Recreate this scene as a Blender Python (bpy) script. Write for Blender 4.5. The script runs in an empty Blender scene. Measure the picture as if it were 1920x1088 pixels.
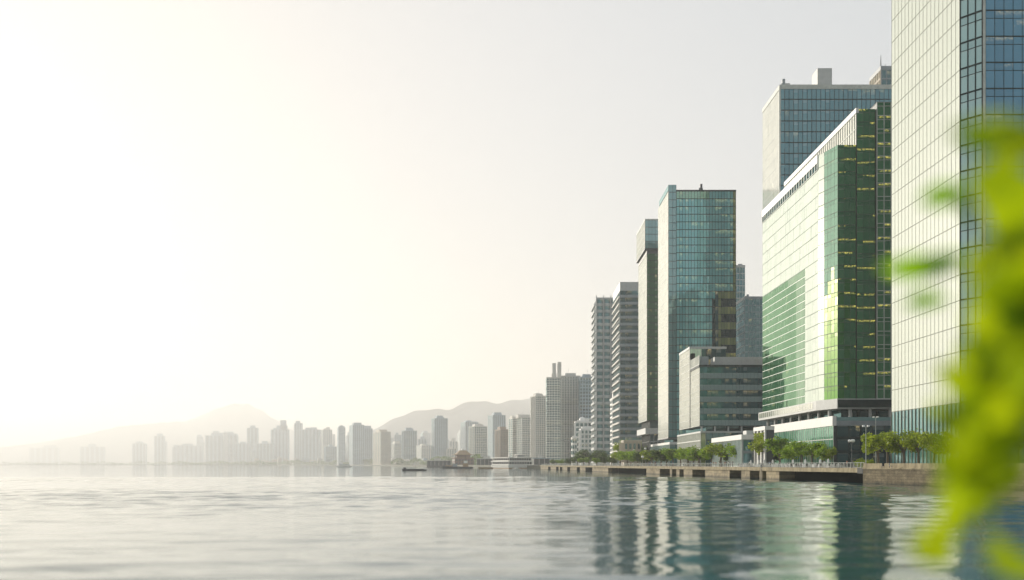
import bpy, math, random
import numpy as np
from mathutils import Vector, Matrix

# ------------------------------------------------------------------ camera, sky, sun, exposure
scn = bpy.context.scene
COL = scn.collection
EYE = 4.0            # metres above the water
DECK = 3.25          # promenade level
HOR = 871.0          # horizon row in the 1920 x 1088 photograph
F = 1920.0           # focal length in those pixels (36 mm on a 36 mm sensor)
SUN_AZ, SUN_EL = -36.0, 10.5   # degrees; azimuth to the left of straight ahead

cd = bpy.data.cameras.new('camera')
cam = bpy.data.objects.new('camera', cd)
COL.objects.link(cam)
cam.location = (0, 0, EYE)
cam.rotation_euler = (math.radians(90), 0, 0)
cd.lens = 36.0; cd.sensor_width = 36.0
cd.shift_y = (HOR - 544.0) / 1920.0
cd.clip_start = 0.1; cd.clip_end = 30000
cd.dof.use_dof = True
cd.dof.focus_distance = 340
cd.dof.aperture_fstop = 0.165
scn.camera = cam

world = bpy.data.worlds.new('World'); scn.world = world
world.use_nodes = True
wn = world.node_tree; wn.nodes.clear()
w_out = wn.nodes.new('ShaderNodeOutputWorld')
w_bg = wn.nodes.new('ShaderNodeBackground')
w_sky = wn.nodes.new('ShaderNodeTexSky')
w_hsv = wn.nodes.new('ShaderNodeHueSaturation')
w_sky.sky_type = 'NISHITA'
w_sky.sun_disc = False
w_sky.sun_elevation = math.radians(SUN_EL)
w_sky.sun_rotation = math.radians(SUN_AZ)
w_sky.air_density = 1.0
w_sky.dust_density = 4.0
w_sky.ozone_density = 1.0
w_hsv.inputs['Saturation'].default_value = 1.2
w_bg.inputs['Strength'].default_value = 0.15
w_gam = wn.nodes.new('ShaderNodeGamma')   # haze evens the sky out
w_gam.inputs['Gamma'].default_value = 0.21
wn.links.new(w_sky.outputs[0], w_gam.inputs['Color'])
wn.links.new(w_gam.outputs[0], w_hsv.inputs['Color'])
w_hsv.inputs['Value'].default_value = 1.43
wn.links.new(w_hsv.outputs[0], w_bg.inputs['Color'])
wn.links.new(w_bg.outputs[0], w_out.inputs['Surface'])

sd = bpy.data.lights.new('sun', 'SUN')
sd.energy = 2.1; sd.angle = math.radians(0.5); sd.color = (1.0, 0.92, 0.79)
sun = bpy.data.objects.new('sun', sd); COL.objects.link(sun)
_az, _el = math.radians(SUN_AZ), math.radians(SUN_EL)
SUN_DIR = Vector((math.sin(_az) * math.cos(_el), math.cos(_az) * math.cos(_el), math.sin(_el)))
sun.rotation_euler = SUN_DIR.to_track_quat('Z', 'Y').to_euler()

scn.view_settings.view_transform = 'Standard'
scn.view_settings.look = 'None'
scn.view_settings.gamma = 1.0
scn.view_settings.exposure = 1.42
scn.render.engine = 'CYCLES'
scn.cycles.use_denoising = True
scn.cycles.max_bounces = 6
scn.cycles.diffuse_bounces = 2
scn.cycles.glossy_bounces = 4
scn.cycles.transparent_max_bounces = 6
scn.cycles.volume_bounces = 1
scn.cycles.sample_clamp_indirect = 8.0
HAZE_DENSITY = 0.000142

# ------------------------------------------------------------------ materials
def new_mat(name):
    m = bpy.data.materials.new(name); m.use_nodes = True
    nt = m.node_tree; nt.nodes.clear()
    out = nt.nodes.new('ShaderNodeOutputMaterial')
    return m, nt, out

def node(nt, typ, **kw):
    n = nt.nodes.new(typ)
    for k, v in kw.items():
        if k in n.inputs: n.inputs[k].default_value = v
        else: setattr(n, k, v)
    return n

def math_node(nt, op, a, b=None, clamp=False):
    n = nt.nodes.new('ShaderNodeMath'); n.operation = op; n.use_clamp = clamp
    for i, v in enumerate((a, b)):
        if v is None: continue
        if isinstance(v, (int, float)): n.inputs[i].default_value = v
        else: nt.links.new(v, n.inputs[i])
    return n.outputs[0]

def mix_rgb(nt, fac, a, b, blend='MIX'):
    n = nt.nodes.new('ShaderNodeMix'); n.data_type = 'RGBA'; n.blend_type = blend
    def put(sock, v):
        if isinstance(v, (int, float)): sock.default_value = v
        elif isinstance(v, tuple): sock.default_value = v if len(v) == 4 else v + (1,)
        else: nt.links.new(v, sock)
    put(n.inputs[0], fac); put(n.inputs[6], a); put(n.inputs[7], b)
    return n.outputs[2]

def plain(name, col, rough=0.6, metal=0.0, vary=0.18, scale=0.6, bump=0.0, spec=0.5, streak=0.0):
    """Painted, cast or clad surface with soft blotches, optional rain streaks."""
    m, nt, out = new_mat(name)
    tc = node(nt, 'ShaderNodeTexCoord')
    nz = node(nt, 'ShaderNodeTexNoise', Scale=scale, Detail=5.0, Roughness=0.6)
    nt.links.new(tc.outputs['Object'], nz.inputs['Vector'])
    c0 = tuple(max(0, c * (1 - vary)) for c in col); c1 = tuple(min(1, c * (1 + vary)) for c in col)
    rmp = node(nt, 'ShaderNodeMapRange'); rmp.inputs[1].default_value = .3; rmp.inputs[2].default_value = .7
    nt.links.new(nz.outputs[0], rmp.inputs[0])
    c = mix_rgb(nt, rmp.outputs[0], c0, c1)
    if streak:
        mp = node(nt, 'ShaderNodeMapping'); mp.inputs['Scale'].default_value = (1.4, 1.4, .12)
        nt.links.new(tc.outputs['Object'], mp.inputs['Vector'])
        n2 = node(nt, 'ShaderNodeTexNoise', Scale=1.6, Detail=4.0)
        nt.links.new(mp.outputs[0], n2.inputs['Vector'])
        r2 = node(nt, 'ShaderNodeMapRange'); r2.inputs[1].default_value = .5; r2.inputs[2].default_value = .75
        r2.inputs[4].default_value = streak
        nt.links.new(n2.outputs[0], r2.inputs[0])
        c = mix_rgb(nt, r2.outputs[0], c, tuple(x * .35 for x in col))
    b = node(nt, 'ShaderNodeBsdfPrincipled', Roughness=rough, Metallic=metal)
    b.inputs['Specular IOR Level'].default_value = spec
    nt.links.new(c, b.inputs['Base Color'])
    if bump:
        bp = node(nt, 'ShaderNodeBump', Strength=bump, Distance=0.1)
        nt.links.new(nz.outputs[0], bp.inputs['Height']); nt.links.new(bp.outputs[0], b.inputs['Normal'])
    nt.links.new(b.outputs[0], out.inputs[0])
    return m

def glass(name, dark, mid, refl=0.2, rough=0.05, tint=(1, 1, 1), lit=0.0, lit_col=(1.0, .78, .35), lit_pow=.8, blind=0.25, wave=0.12, ior=1.5):
    """Curtain-wall pane: a dim room behind (own tone per pane, blinds, some ceiling lights) under a reflecting sheet."""
    m, nt, out = new_mat(name)
    geo = node(nt, 'ShaderNodeNewGeometry')
    tc = node(nt, 'ShaderNodeTexCoord')
    uv = node(nt, 'ShaderNodeUVMap')
    sep = node(nt, 'ShaderNodeSeparateXYZ'); nt.links.new(uv.outputs[0], sep.inputs[0])
    rnd = geo.outputs['Random Per Island']
    wn_ = node(nt, 'ShaderNodeTexWhiteNoise', noise_dimensions='1D'); nt.links.new(rnd, wn_.inputs['W'])
    wsep = node(nt, 'ShaderNodeSeparateColor'); nt.links.new(wn_.outputs['Color'], wsep.inputs[0])
    r1, r2, r3 = wsep.outputs
    nz = node(nt, 'ShaderNodeTexNoise', Scale=.09, Detail=4.0)
    nt.links.new(tc.outputs['Object'], nz.inputs['Vector'])
    f = math_node(nt, 'ADD', math_node(nt, 'MULTIPLY', r1, .8), math_node(nt, 'MULTIPLY', nz.outputs[0], .4), clamp=True)
    c = mix_rgb(nt, f, dark, mid)
    # a blind drawn to a height of its own in some panes
    has = math_node(nt, 'LESS_THAN', r2, blind)
    edge = math_node(nt, 'GREATER_THAN', sep.outputs[1], math_node(nt, 'SUBTRACT', 1.0, math_node(nt, 'MULTIPLY', r3, .8)))
    bl = math_node(nt, 'MULTIPLY', has, edge)
    pale = tuple(min(1, .5 * x + .18) for x in mid)
    c = mix_rgb(nt, math_node(nt, 'MULTIPLY', bl, .6), c, pale)
    base = node(nt, 'ShaderNodeBsdfPrincipled', Roughness=.7)
    base.inputs['Specular IOR Level'].default_value = 0
    nt.links.new(c, base.inputs['Base Color'])
    if lit > 0:
        # lamps show as a strip under the ceiling, whole runs of neighbouring panes at a time
        n2 = node(nt, 'ShaderNodeTexNoise', Scale=.07, Detail=3.0)
        mp = node(nt, 'ShaderNodeMapping'); mp.inputs['Scale'].default_value = (1, 1, 2.6)
        nt.links.new(tc.outputs['Object'], mp.inputs['Vector']); nt.links.new(mp.outputs[0], n2.inputs['Vector'])
        n3 = node(nt, 'ShaderNodeTexNoise', Scale=1.7, Detail=2.0)
        nt.links.new(tc.outputs['Object'], n3.inputs['Vector'])
        on = math_node(nt, 'GREATER_THAN', math_node(nt, 'ADD', math_node(nt, 'MULTIPLY', r3, .35), n2.outputs[0]), 1.05 - .8 * lit)
        strip = node(nt, 'ShaderNodeMapRange'); strip.inputs[1].default_value = .35; strip.inputs[2].default_value = .8
        nt.links.new(sep.outputs[1], strip.inputs[0])
        glow = math_node(nt, 'MULTIPLY', math_node(nt, 'MULTIPLY', on, strip.outputs[0]), math_node(nt, 'MULTIPLY', math_node(nt, 'MULTIPLY', math_node(nt, 'SUBTRACT', n3.outputs[0], .38, clamp=True), 3.2), lit_pow * .42))
        nt.links.new(glow, base.inputs['Emission Strength'])
        base.inputs['Emission Color'].default_value = lit_col + (1,)
    gl = node(nt, 'ShaderNodeBsdfGlossy', Roughness=rough); gl.inputs['Color'].default_value = tint + (1,)
    wv = node(nt, 'ShaderNodeTexNoise', Scale=.35, Detail=1.0)
    nt.links.new(tc.outputs['Object'], wv.inputs['Vector'])
    bp = node(nt, 'ShaderNodeBump', Strength=wave, Distance=.12)
    nt.links.new(wv.outputs[0], bp.inputs['Height']); nt.links.new(bp.outputs[0], gl.inputs['Normal'])
    fr = node(nt, 'ShaderNodeFresnel', IOR=ior)
    fac = math_node(nt, 'ADD', math_node(nt, 'MULTIPLY', fr.outputs[0], 1.0 - refl), refl, clamp=True)
    mx = node(nt, 'ShaderNodeMixShader')
    nt.links.new(fac, mx.inputs[0]); nt.links.new(base.outputs[0], mx.inputs[1]); nt.links.new(gl.outputs[0], mx.inputs[2])
    nt.links.new(mx.outputs[0], out.inputs[0])
    return m

def leafy(name, dark, light, trans=0.45, tcol=None):
    m, nt, out = new_mat(name)
    geo = node(nt, 'ShaderNodeNewGeometry')
    oi = node(nt, 'ShaderNodeObjectInfo')
    f = math_node(nt, 'ADD', math_node(nt, 'MULTIPLY', geo.outputs['Random Per Island'], .7), math_node(nt, 'MULTIPLY', oi.outputs['Random'], .3))
    c = mix_rgb(nt, f, dark, light)
    d = node(nt, 'ShaderNodeBsdfPrincipled', Roughness=.5); nt.links.new(c, d.inputs['Base Color'])
    d.inputs['Specular IOR Level'].default_value = .3
    t = node(nt, 'ShaderNodeBsdfTranslucent')
    tc_ = mix_rgb(nt, 1.0, c, tcol or (1.6, 1.7, .7), 'MULTIPLY'); nt.links.new(tc_, t.inputs[0])
    mx = node(nt, 'ShaderNodeMixShader'); mx.inputs[0].default_value = trans
    nt.links.new(d.outputs[0], mx.inputs[1]); nt.links.new(t.outputs[0], mx.inputs[2])
    nt.links.new(mx.outputs[0], out.inputs[0])
    return m

def stone(name, col, bw=1.6, bh=.55):
    m, nt, out = new_mat(name)
    tc = node(nt, 'ShaderNodeTexCoord')
    sp = node(nt, 'ShaderNodeSeparateXYZ'); nt.links.new(tc.outputs['Object'], sp.inputs[0])
    cb = node(nt, 'ShaderNodeCombineXYZ'); nt.links.new(sp.outputs[1], cb.inputs[0]); nt.links.new(sp.outputs[2], cb.inputs[1])
    br = node(nt, 'ShaderNodeTexBrick', Scale=1.0)
    br.inputs['Brick Width'].default_value = bw; br.inputs['Row Height'].default_value = bh; br.inputs['Mortar Size'].default_value = .03
    br.inputs['Color1'].default_value = col + (1,); br.inputs['Color2'].default_value = tuple(c * .6 for c in col) + (1,)
    br.inputs['Mortar'].default_value = tuple(c * .3 for c in col) + (1,)
    nt.links.new(cb.outputs[0], br.inputs['Vector'])
    nz = node(nt, 'ShaderNodeTexNoise', Scale=.8, Detail=6.0); nt.links.new(tc.outputs['Object'], nz.inputs['Vector'])
    c = mix_rgb(nt, .8, br.outputs[0], nz.outputs[0], 'MULTIPLY')
    c = mix_rgb(nt, 1.0, c, (1.9, 1.85, 1.7), 'MULTIPLY')
    # tide line: dark weed just above the water
    tide = node(nt, 'ShaderNodeMapRange'); tide.inputs[1].default_value = .5; tide.inputs[2].default_value = 1.2
    tide.inputs[3].default_value = .75; tide.inputs[4].default_value = 0
    nt.links.new(math_node(nt, 'ADD', sp.outputs[2], math_node(nt, 'MULTIPLY', nz.outputs[0], .8)), tide.inputs[0])
    c = mix_rgb(nt, tide.outputs[0], c, (.035, .035, .022))
    b = node(nt, 'ShaderNodeBsdfPrincipled', Roughness=.85); nt.links.new(c, b.inputs['Base Color'])
    bp = node(nt, 'ShaderNodeBump', Strength=.7, Distance=.12)
    nt.links.new(br.outputs[1], bp.inputs['Height']); bp.invert = True
    nt.links.new(bp.outputs[0], b.inputs['Normal'])
    nt.links.new(b.outputs[0], out.inputs[0])
    return m

def water_mat():
    m, nt, out = new_mat('sea_water')
    tc = node(nt, 'ShaderNodeTexCoord')
    mp = node(nt, 'ShaderNodeMapping'); mp.inputs['Scale'].default_value = (.55, 1.0, 1)
    nt.links.new(tc.outputs['Object'], mp.inputs['Vector'])
    n1 = node(nt, 'ShaderNodeTexNoise', Scale=1.5, Detail=3.0, Roughness=.55)
    n2 = node(nt, 'ShaderNodeTexNoise', Scale=.18, Detail=2.0)
    nt.links.new(mp.outputs[0], n1.inputs['Vector']); nt.links.new(mp.outputs[0], n2.inputs['Vector'])
    h = math_node(nt, 'ADD', math_node(nt, 'MULTIPLY', n1.outputs[0], .12), math_node(nt, 'MULTIPLY', n2.outputs[0], .5))
    n4 = node(nt, 'ShaderNodeTexNoise', Scale=.016, Detail=3.0); nt.links.new(mp.outputs[0], n4.inputs['Vector'])
    patch = node(nt, 'ShaderNodeMapRange'); patch.inputs[1].default_value = .36; patch.inputs[2].default_value = .62
    patch.inputs[3].default_value = .35; patch.inputs[4].default_value = 1.35; nt.links.new(n4.outputs[0], patch.inputs[0])
    h = math_node(nt, 'MULTIPLY', h, patch.outputs[0])    # ruffled patches between smoother ones
    bp = node(nt, 'ShaderNodeBump', Strength=.32, Distance=.5)
    nt.links.new(h, bp.inputs['Height'])
    b = node(nt, 'ShaderNodeBsdfPrincipled', Roughness=.05, IOR=2.0)
    b.inputs['Base Color'].default_value = (.012, .085, .090, 1)
    nt.links.new(bp.outputs[0], b.inputs['Normal'])
    nt.links.new(b.outputs[0], out.inputs[0])
    return m

M = {}
M['water'] = water_mat()
M['paving'] = plain('paving', (.34, .31, .26), .8, scale=.4)
M['earth'] = plain('earth', (.16, .16, .12), .9, scale=.02)
M['concrete'] = plain('pale_concrete', (.36, .30, .19), .85, vary=.35, scale=.5, streak=.75, spec=.2)
M['concrete_tide'] = stone('tide_stained_concrete', (.34, .28, .18), 3.2, 1.3)
M['concrete_dark'] = plain('dark_concrete', (.10, .10, .095), .85, vary=.3)
M['void'] = plain('painted_shade_black', (.008, .010, .010), .9, spec=0)  # shade below the slab and in openings, put into the colour
M['stone'] = stone('sea_wall_stone', (.46, .37, .24))
M['hill'] = plain('wooded_hill', (.060, .085, .070), .95, vary=.3, scale=.01)
M['white'] = plain('white_cladding', (.74, .73, .69), .45, vary=.06)
M['offwhite'] = plain('offwhite_render', (.60, .58, .52), .7, vary=.1, scale=.1, streak=.2)
M['beige'] = plain('beige_render', (.50, .44, .35), .75, vary=.1, scale=.1, streak=.2)
M['brown'] = plain('brown_render', (.30, .22, .16), .75, vary=.12, scale=.1)
M['bluegrey'] = plain('bluegrey_render', (.27, .345, .39), .7, vary=.1, scale=.1)
M['p_grey'] = plain('pale_grey_concrete', (.46, .48, .47), .7, vary=.08, scale=.1, streak=.25)
M['win_dark'] = plain('dark_cabin_window', (.015, .022, .028), .8, spec=0)
M['slate'] = plain('slate_panel', (.20, .275, .265), .45, vary=.1)
M['grey'] = plain('grey_cladding', (.26, .295, .31), .5, vary=.1)
M['lgrey'] = plain('light_grey_cladding', (.45, .46, .44), .5, vary=.1)
M['dgrey'] = plain('dark_grey_cladding', (.07, .08, .085), .5, vary=.15)
M['roofgrey'] = plain('roof_grey', (.22, .22, .21), .9)
M['red'] = plain('red_brown_walls', (.25, .16, .13), .8, vary=.2, scale=.2)
M['metal'] = plain('galvanised_metal', (.42, .43, .43), .4, metal=.6)
M['mull_d'] = plain('dark_mullion', (.018, .034, .034), .6, spec=.15)
M['mull_g'] = plain('green_grey_mullion', (.06, .11, .075), .6, spec=.2)
M['mull_l'] = plain('silver_mullion', (.50, .52, .47), .5, spec=.3)
M['mull_b'] = plain('bronze_green_mullion', (.10, .115, .08), .6, spec=.2)
M['bark'] = plain('bark', (.14, .11, .08), .9, vary=.35, scale=3)
M['leaf_a'] = leafy('promenade_leaves', (.075, .14, .016), (.25, .34, .04), .5)
M['leaf_b'] = leafy('dark_leaves', (.035, .070, .022), (.10, .15, .045), .4)
M['leaf_y'] = leafy('yellow_green_leaves', (.12, .17, .015), (.28, .32, .04), .5)
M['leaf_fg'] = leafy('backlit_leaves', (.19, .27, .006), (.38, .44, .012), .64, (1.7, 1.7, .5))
M['leaf_fg3'] = leafy('shaded_green_leaves', (.12, .24, .006), (.20, .34, .012), .6, (1.6, 1.7, .5))  # shaded copy of the near leaves, shade put into the colour
M['leaf_fg2'] = leafy('painted_shadow_leaves', (.055, .10, .005), (.13, .19, .010), .5, (1.6, 1.7, .5))  # shadows among the near leaves, painted as darker blades
M['cloth'] = plain('white_cloth', (.78, .77, .74), .85, vary=.05)
M['black'] = plain('black_furniture', (.02, .021, .023), .6)
M['skin'] = plain('skin', (.45, .28, .20), .6)
for k, c in dict(navy=(.03, .04, .08), blue=(.12, .2, .36), ivory=(.68, .66, .6), rust=(.36, .13, .07), slate=(.1, .11, .12), olive=(.14, .15, .08)).items():
    M['c_' + k] = plain(k + '_fabric', c, .85)
M['hull_w'] = plain('white_hull', (.74, .72, .66), .45, vary=.08, streak=.2)
M['hull_d'] = plain('dark_hull', (.03, .04, .05), .5)
M['rust'] = plain('tan_rusty_steel', (.33, .22, .12), .7, vary=.3, scale=1.5)
M['lamp'] = plain('white_lamp_globe', (.8, .8, .76), .3, vary=.02)

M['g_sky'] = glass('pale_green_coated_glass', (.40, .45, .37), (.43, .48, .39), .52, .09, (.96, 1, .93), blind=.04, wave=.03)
M['g_blue'] = glass('blue_glass', (.022, .080, .125), (.065, .175, .240), .16, .04, (.45, .76, .95), lit=.40, lit_pow=.25, blind=.12)
M['g_strip'] = glass('pale_blue_glass', (.11, .23, .24), (.28, .45, .43), .24, .05, (.78, 1, .98), blind=.4)
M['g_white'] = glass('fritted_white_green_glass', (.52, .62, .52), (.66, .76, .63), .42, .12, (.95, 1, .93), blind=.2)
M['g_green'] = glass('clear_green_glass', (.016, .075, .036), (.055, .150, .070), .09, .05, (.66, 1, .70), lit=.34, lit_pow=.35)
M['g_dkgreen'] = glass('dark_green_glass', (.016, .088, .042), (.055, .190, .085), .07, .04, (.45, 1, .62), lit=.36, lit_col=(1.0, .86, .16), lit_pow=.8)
M['g_vivid'] = glass('vivid_green_glass', (.035, .30, .003), (.08, .46, .008), .07, .17, (1, 1, .72), blind=0)
M['g_vivid2'] = glass('painted_green_lit_glass', (.008, .08, .014), (.022, .16, .028), .09, .06, (.5, 1, .5), lit=.3, lit_col=(1, .9, .2), lit_pow=.5, blind=.05)  # green light on the lower front, put into the pane colour
M['g_mid'] = glass('mid_green_glass', (.09, .19, .10), (.15, .27, .15), .17, .06, (.8, 1, .82), blind=.1)
M['g_teal'] = glass('teal_glass', (.075, .25, .265), (.22, .48, .45), .15, .04, (.45, .88, .93), lit=.44, lit_col=(.95, .92, .35), lit_pow=.30)
M['g_teal_d'] = glass('deep_teal_glass', (.006, .038, .046), (.022, .080, .088), .10, .05, (.45, .88, .93), lit=.38, lit_pow=.25)
M['g_reflect'] = glass('painted_reflection_glass', (.004, .012, .014), (.012, .026, .028), .05, .05, (.5, .9, .95))  # dark panes of the painted reflection on the teal tower
M['g_amber'] = glass('amber_lit_glass', (.08, .12, .05), (.22, .25, .09), .12, .05, (.9, 1, .75), lit=.3, lit_col=(1, .85, .3), lit_pow=.25)
M['g_teal2'] = glass('pale_teal_glass', (.045, .14, .14), (.11, .24, .23), .20, .05, (.74, 1, 1))
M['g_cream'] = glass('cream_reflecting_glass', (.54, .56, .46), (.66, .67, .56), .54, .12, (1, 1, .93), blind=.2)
M['g_grey'] = glass('grey_blue_glass', (.028, .090, .105), (.090, .200, .215), .13, .05, (.52, .86, .95), lit=.36, lit_pow=.2)
M['g_dark'] = glass('smoky_glass', (.008, .026, .032), (.028, .066, .070), .09, .05, (.55, .92, .93), lit=.36, lit_pow=.4)
M['g_pod'] = glass('podium_green_glass', (.05, .20, .13), (.15, .38, .24), .20, .06, (.78, 1, .86), lit=.3, lit_pow=.25)

# ------------------------------------------------------------------ mesh and object helpers
class MB:
    def __init__(s): s.v, s.f, s.m, s.uv, s.mats = [], [], [], [], []
    def mi(s, mat):
        if mat not in s.mats: s.mats.append(mat)
        return s.mats.index(mat)
    def face(s, pts, mat, uv=None):
        i = len(s.v); s.v += [tuple(p) for p in pts]
        s.f.append(tuple(range(i, i + len(pts)))); s.m.append(s.mi(mat))
        s.uv += uv if uv else [(0, 0), (1, 0), (1, 1), (0, 1)][:len(pts)] + [(0, 0)] * max(0, len(pts) - 4)
    def faces(s, pts, fcs, mat):
        i = len(s.v); s.v += [tuple(p) for p in pts]; k = s.mi(mat)
        for f in fcs:
            s.f.append(tuple(i + a for a in f)); s.m.append(k); s.uv += [(0, 0)] * len(f)
    def box(s, x0, x1, y0, y1, z0, z1, mat):
        p = [(x0, y0, z0), (x1, y0, z0), (x1, y1, z0), (x0, y1, z0), (x0, y0, z1), (x1, y0, z1), (x1, y1, z1), (x0, y1, z1)]
        s.faces(p, [(0, 1, 5, 4), (1, 2, 6, 5), (2, 3, 7, 6), (3, 0, 4, 7), (4, 5, 6, 7), (3, 2, 1, 0)], mat)
    def prism(s, poly, z0, z1, mat):
        n = len(poly)
        p = [(x, y, z0) for x, y in poly] + [(x, y, z1) for x, y in poly]
        s.faces(p, [(i, (i + 1) % n, (i + 1) % n + n, i + n) for i in range(n)] + [tuple(range(n, 2 * n)), tuple(range(n - 1, -1, -1))], mat)
    def fbox(s, p0, u, n, s0, s1, d0, d1, z0, z1, mat, caps=True):
        q = lambda a, d, z: (p0[0] + u[0] * a + n[0] * d, p0[1] + u[1] * a + n[1] * d, z)
        p = [q(s0, d0, z0), q(s1, d0, z0), q(s1, d1, z0), q(s0, d1, z0), q(s0, d0, z1), q(s1, d0, z1), q(s1, d1, z1), q(s0, d1, z1)]
        f = [(3, 7, 6, 2), (1, 2, 6, 5), (0, 4, 7, 3)]
        if caps: f += [(4, 5, 6, 7), (3, 2, 1, 0)]
        s.faces(p, f, mat)
    def tube(s, pts, rad, n, mat, cap=True):
        rings = []
        for i, p in enumerate(pts):
            a = Vector(pts[max(i - 1, 0)]); b = Vector(pts[min(i + 1, len(pts) - 1)])
            d = (b - a).normalized()
            x = d.orthogonal().normalized(); y = d.cross(x)
            r = rad[i] if isinstance(rad, (list, tuple)) else rad
            rings.append([Vector(p) + x * math.cos(t) * r + y * math.sin(t) * r for t in [2 * math.pi * k / n for k in range(n)]])
        fcs = []
        for i in range(len(rings) - 1):
            for k in range(n):
                fcs.append((i * n + k, i * n + (k + 1) % n, (i + 1) * n + (k + 1) % n, (i + 1) * n + k))
        if cap: fcs += [tuple(range(n - 1, -1, -1)), tuple(range((len(rings) - 1) * n, len(rings) * n))]
        s.faces([p for r in rings for p in r], fcs, mat)
    def lathe(s, prof, n, mat, c=(0, 0, 0), wob=None):
        k = len(prof); pts = []
        for i in range(n):
            t = 2 * math.pi * i / n
            for j, (r, z) in enumerate(prof):
                rr = r * (1 + (wob(t, j) if wob else 0))
                pts.append((c[0] + math.cos(t) * rr, c[1] + math.sin(t) * rr, c[2] + z))
        f = []
        for i in range(n):
            a, b = i * k, ((i + 1) % n) * k
            for j in range(k - 1): f.append((a + j, b + j, b + j + 1, a + j + 1))
        s.faces(pts, f, mat)
    def build(s, name, parent=None, smooth=False, loc=None):
        me = bpy.data.meshes.new(name)
        me.from_pydata(s.v, [], s.f)
        for m in s.mats: me.materials.append(M[m] if isinstance(m, str) else m)
        me.polygons.foreach_set('material_index', s.m)
        ul = me.uv_layers.new(name='UVMap')
        ul.data.foreach_set('uv', np.array(s.uv, dtype=np.float32).ravel())
        if smooth: me.polygons.foreach_set('use_smooth', [True] * len(s.f))
        me.update()
        o = bpy.data.objects.new(name, me); COL.objects.link(o)
        if parent: o.parent = parent
        if loc: o.location = loc
        return o

def tag(o, label, cat, group=None):
    o['label'] = label; o['category'] = cat
    if group: o['group'] = group
    return o

def thing(name, label, cat, loc, rz=0, group=None):
    o = bpy.data.objects.new(name, None); COL.objects.link(o)
    o.empty_display_size = .5
    o.location = loc; o.rotation_euler = (0, 0, rz)
    return tag(o, label, cat, group)

def setting(o, kind='structure'):
    o['kind'] = kind
    return o

def copy_tree(o, label=None, parent=None):
    c = o.copy(); COL.objects.link(c)
    if parent: c.parent = parent
    for ch in list(o.children): copy_tree(ch, None, c)
    if label: c['label'] = label
    return c

def far(D):
    """Things past the first kilometre stand well back across the bay."""
    return D if D < 1000 else 1000 + (D - 1000) * 2.2

def wx(px, Y): return (px - 960.0) / F * Y
def wz(py, Y): return EYE + (HOR - py) / F * Y
def lz(py, Y): return wz(py, Y) - DECK

def facade(par, p0, p1, z0, z1, fh, bay, glass_m, frame, sp=0.0, spm=None, mw=.12, md=.10, hb=.2, hd=.14, seed=1, alt=None, name='window_band', tilt=.016, sub=None):
    """One curtain-wall face from p0 to p1 (seen from outside, left to right); each storey's glazing is a part of its own."""
    rng = random.Random(seed)
    L = math.hypot(p1[0] - p0[0], p1[1] - p0[1]); u = ((p1[0] - p0[0]) / L, (p1[1] - p0[1]) / L); n = (u[1], -u[0])
    nf = max(1, round((z1 - z0) / fh)); fh = (z1 - z0) / nf
    nb = max(1, round(L / bay)); bw = L / nb
    q = lambda a, d, z: (p0[0] + u[0] * a + n[0] * d, p0[1] + u[1] * a + n[1] * d, z)
    for k in range(nf):
        b = MB(); za = z0 + k * fh; zb = za + fh
        if hb: b.fbox(p0, u, n, 0, L, -.05, hd, za, za + hb, frame)
        zc = za + hb
        if sp:
            b.face([q(0, .05, zc), q(L, .05, zc), q(L, .05, zc + sp), q(0, .05, zc + sp)], spm or frame)
        zc += sp
        for i in range(nb):
            a0, a1 = i * bw, (i + 1) * bw
            gm = glass_m
            if alt:
                g2 = alt(i, nb, k, nf)
                if g2: gm = g2
            cuts = [(zc, zb)]
            if sub: cuts = [(zc, zc + (zb - zc) * sub), (zc + (zb - zc) * sub, zb)]
            for (ca, cb) in cuts:
                t = [rng.uniform(-tilt, tilt) for _ in range(3)]
                b.face([q(a0, .03 + t[0], ca), q(a1, .03 + t[1], ca), q(a1, .03 + t[1] + t[2], cb), q(a0, .03 + t[0] + t[2], cb)], gm)
            if sub: b.fbox(p0, u, n, a0, a1, -.02, md * .8, zc + (zb - zc) * sub - .06, zc + (zb - zc) * sub + .06, frame)
            if mw: b.fbox(p0, u, n, a0, a0 + mw, -.02, md, za + hb, zb, frame, caps=False)
        if mw: b.fbox(p0, u, n, L - mw, L, -.02, md, za + hb, zb, frame, caps=False)
        b.build(name, par)

def part_box(par, name, x0, x1, y0, y1, z0, z1, mat):
    b = MB(); b.box(x0, x1, y0, y1, z0, z1, mat); return b.build(name, par)

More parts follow.
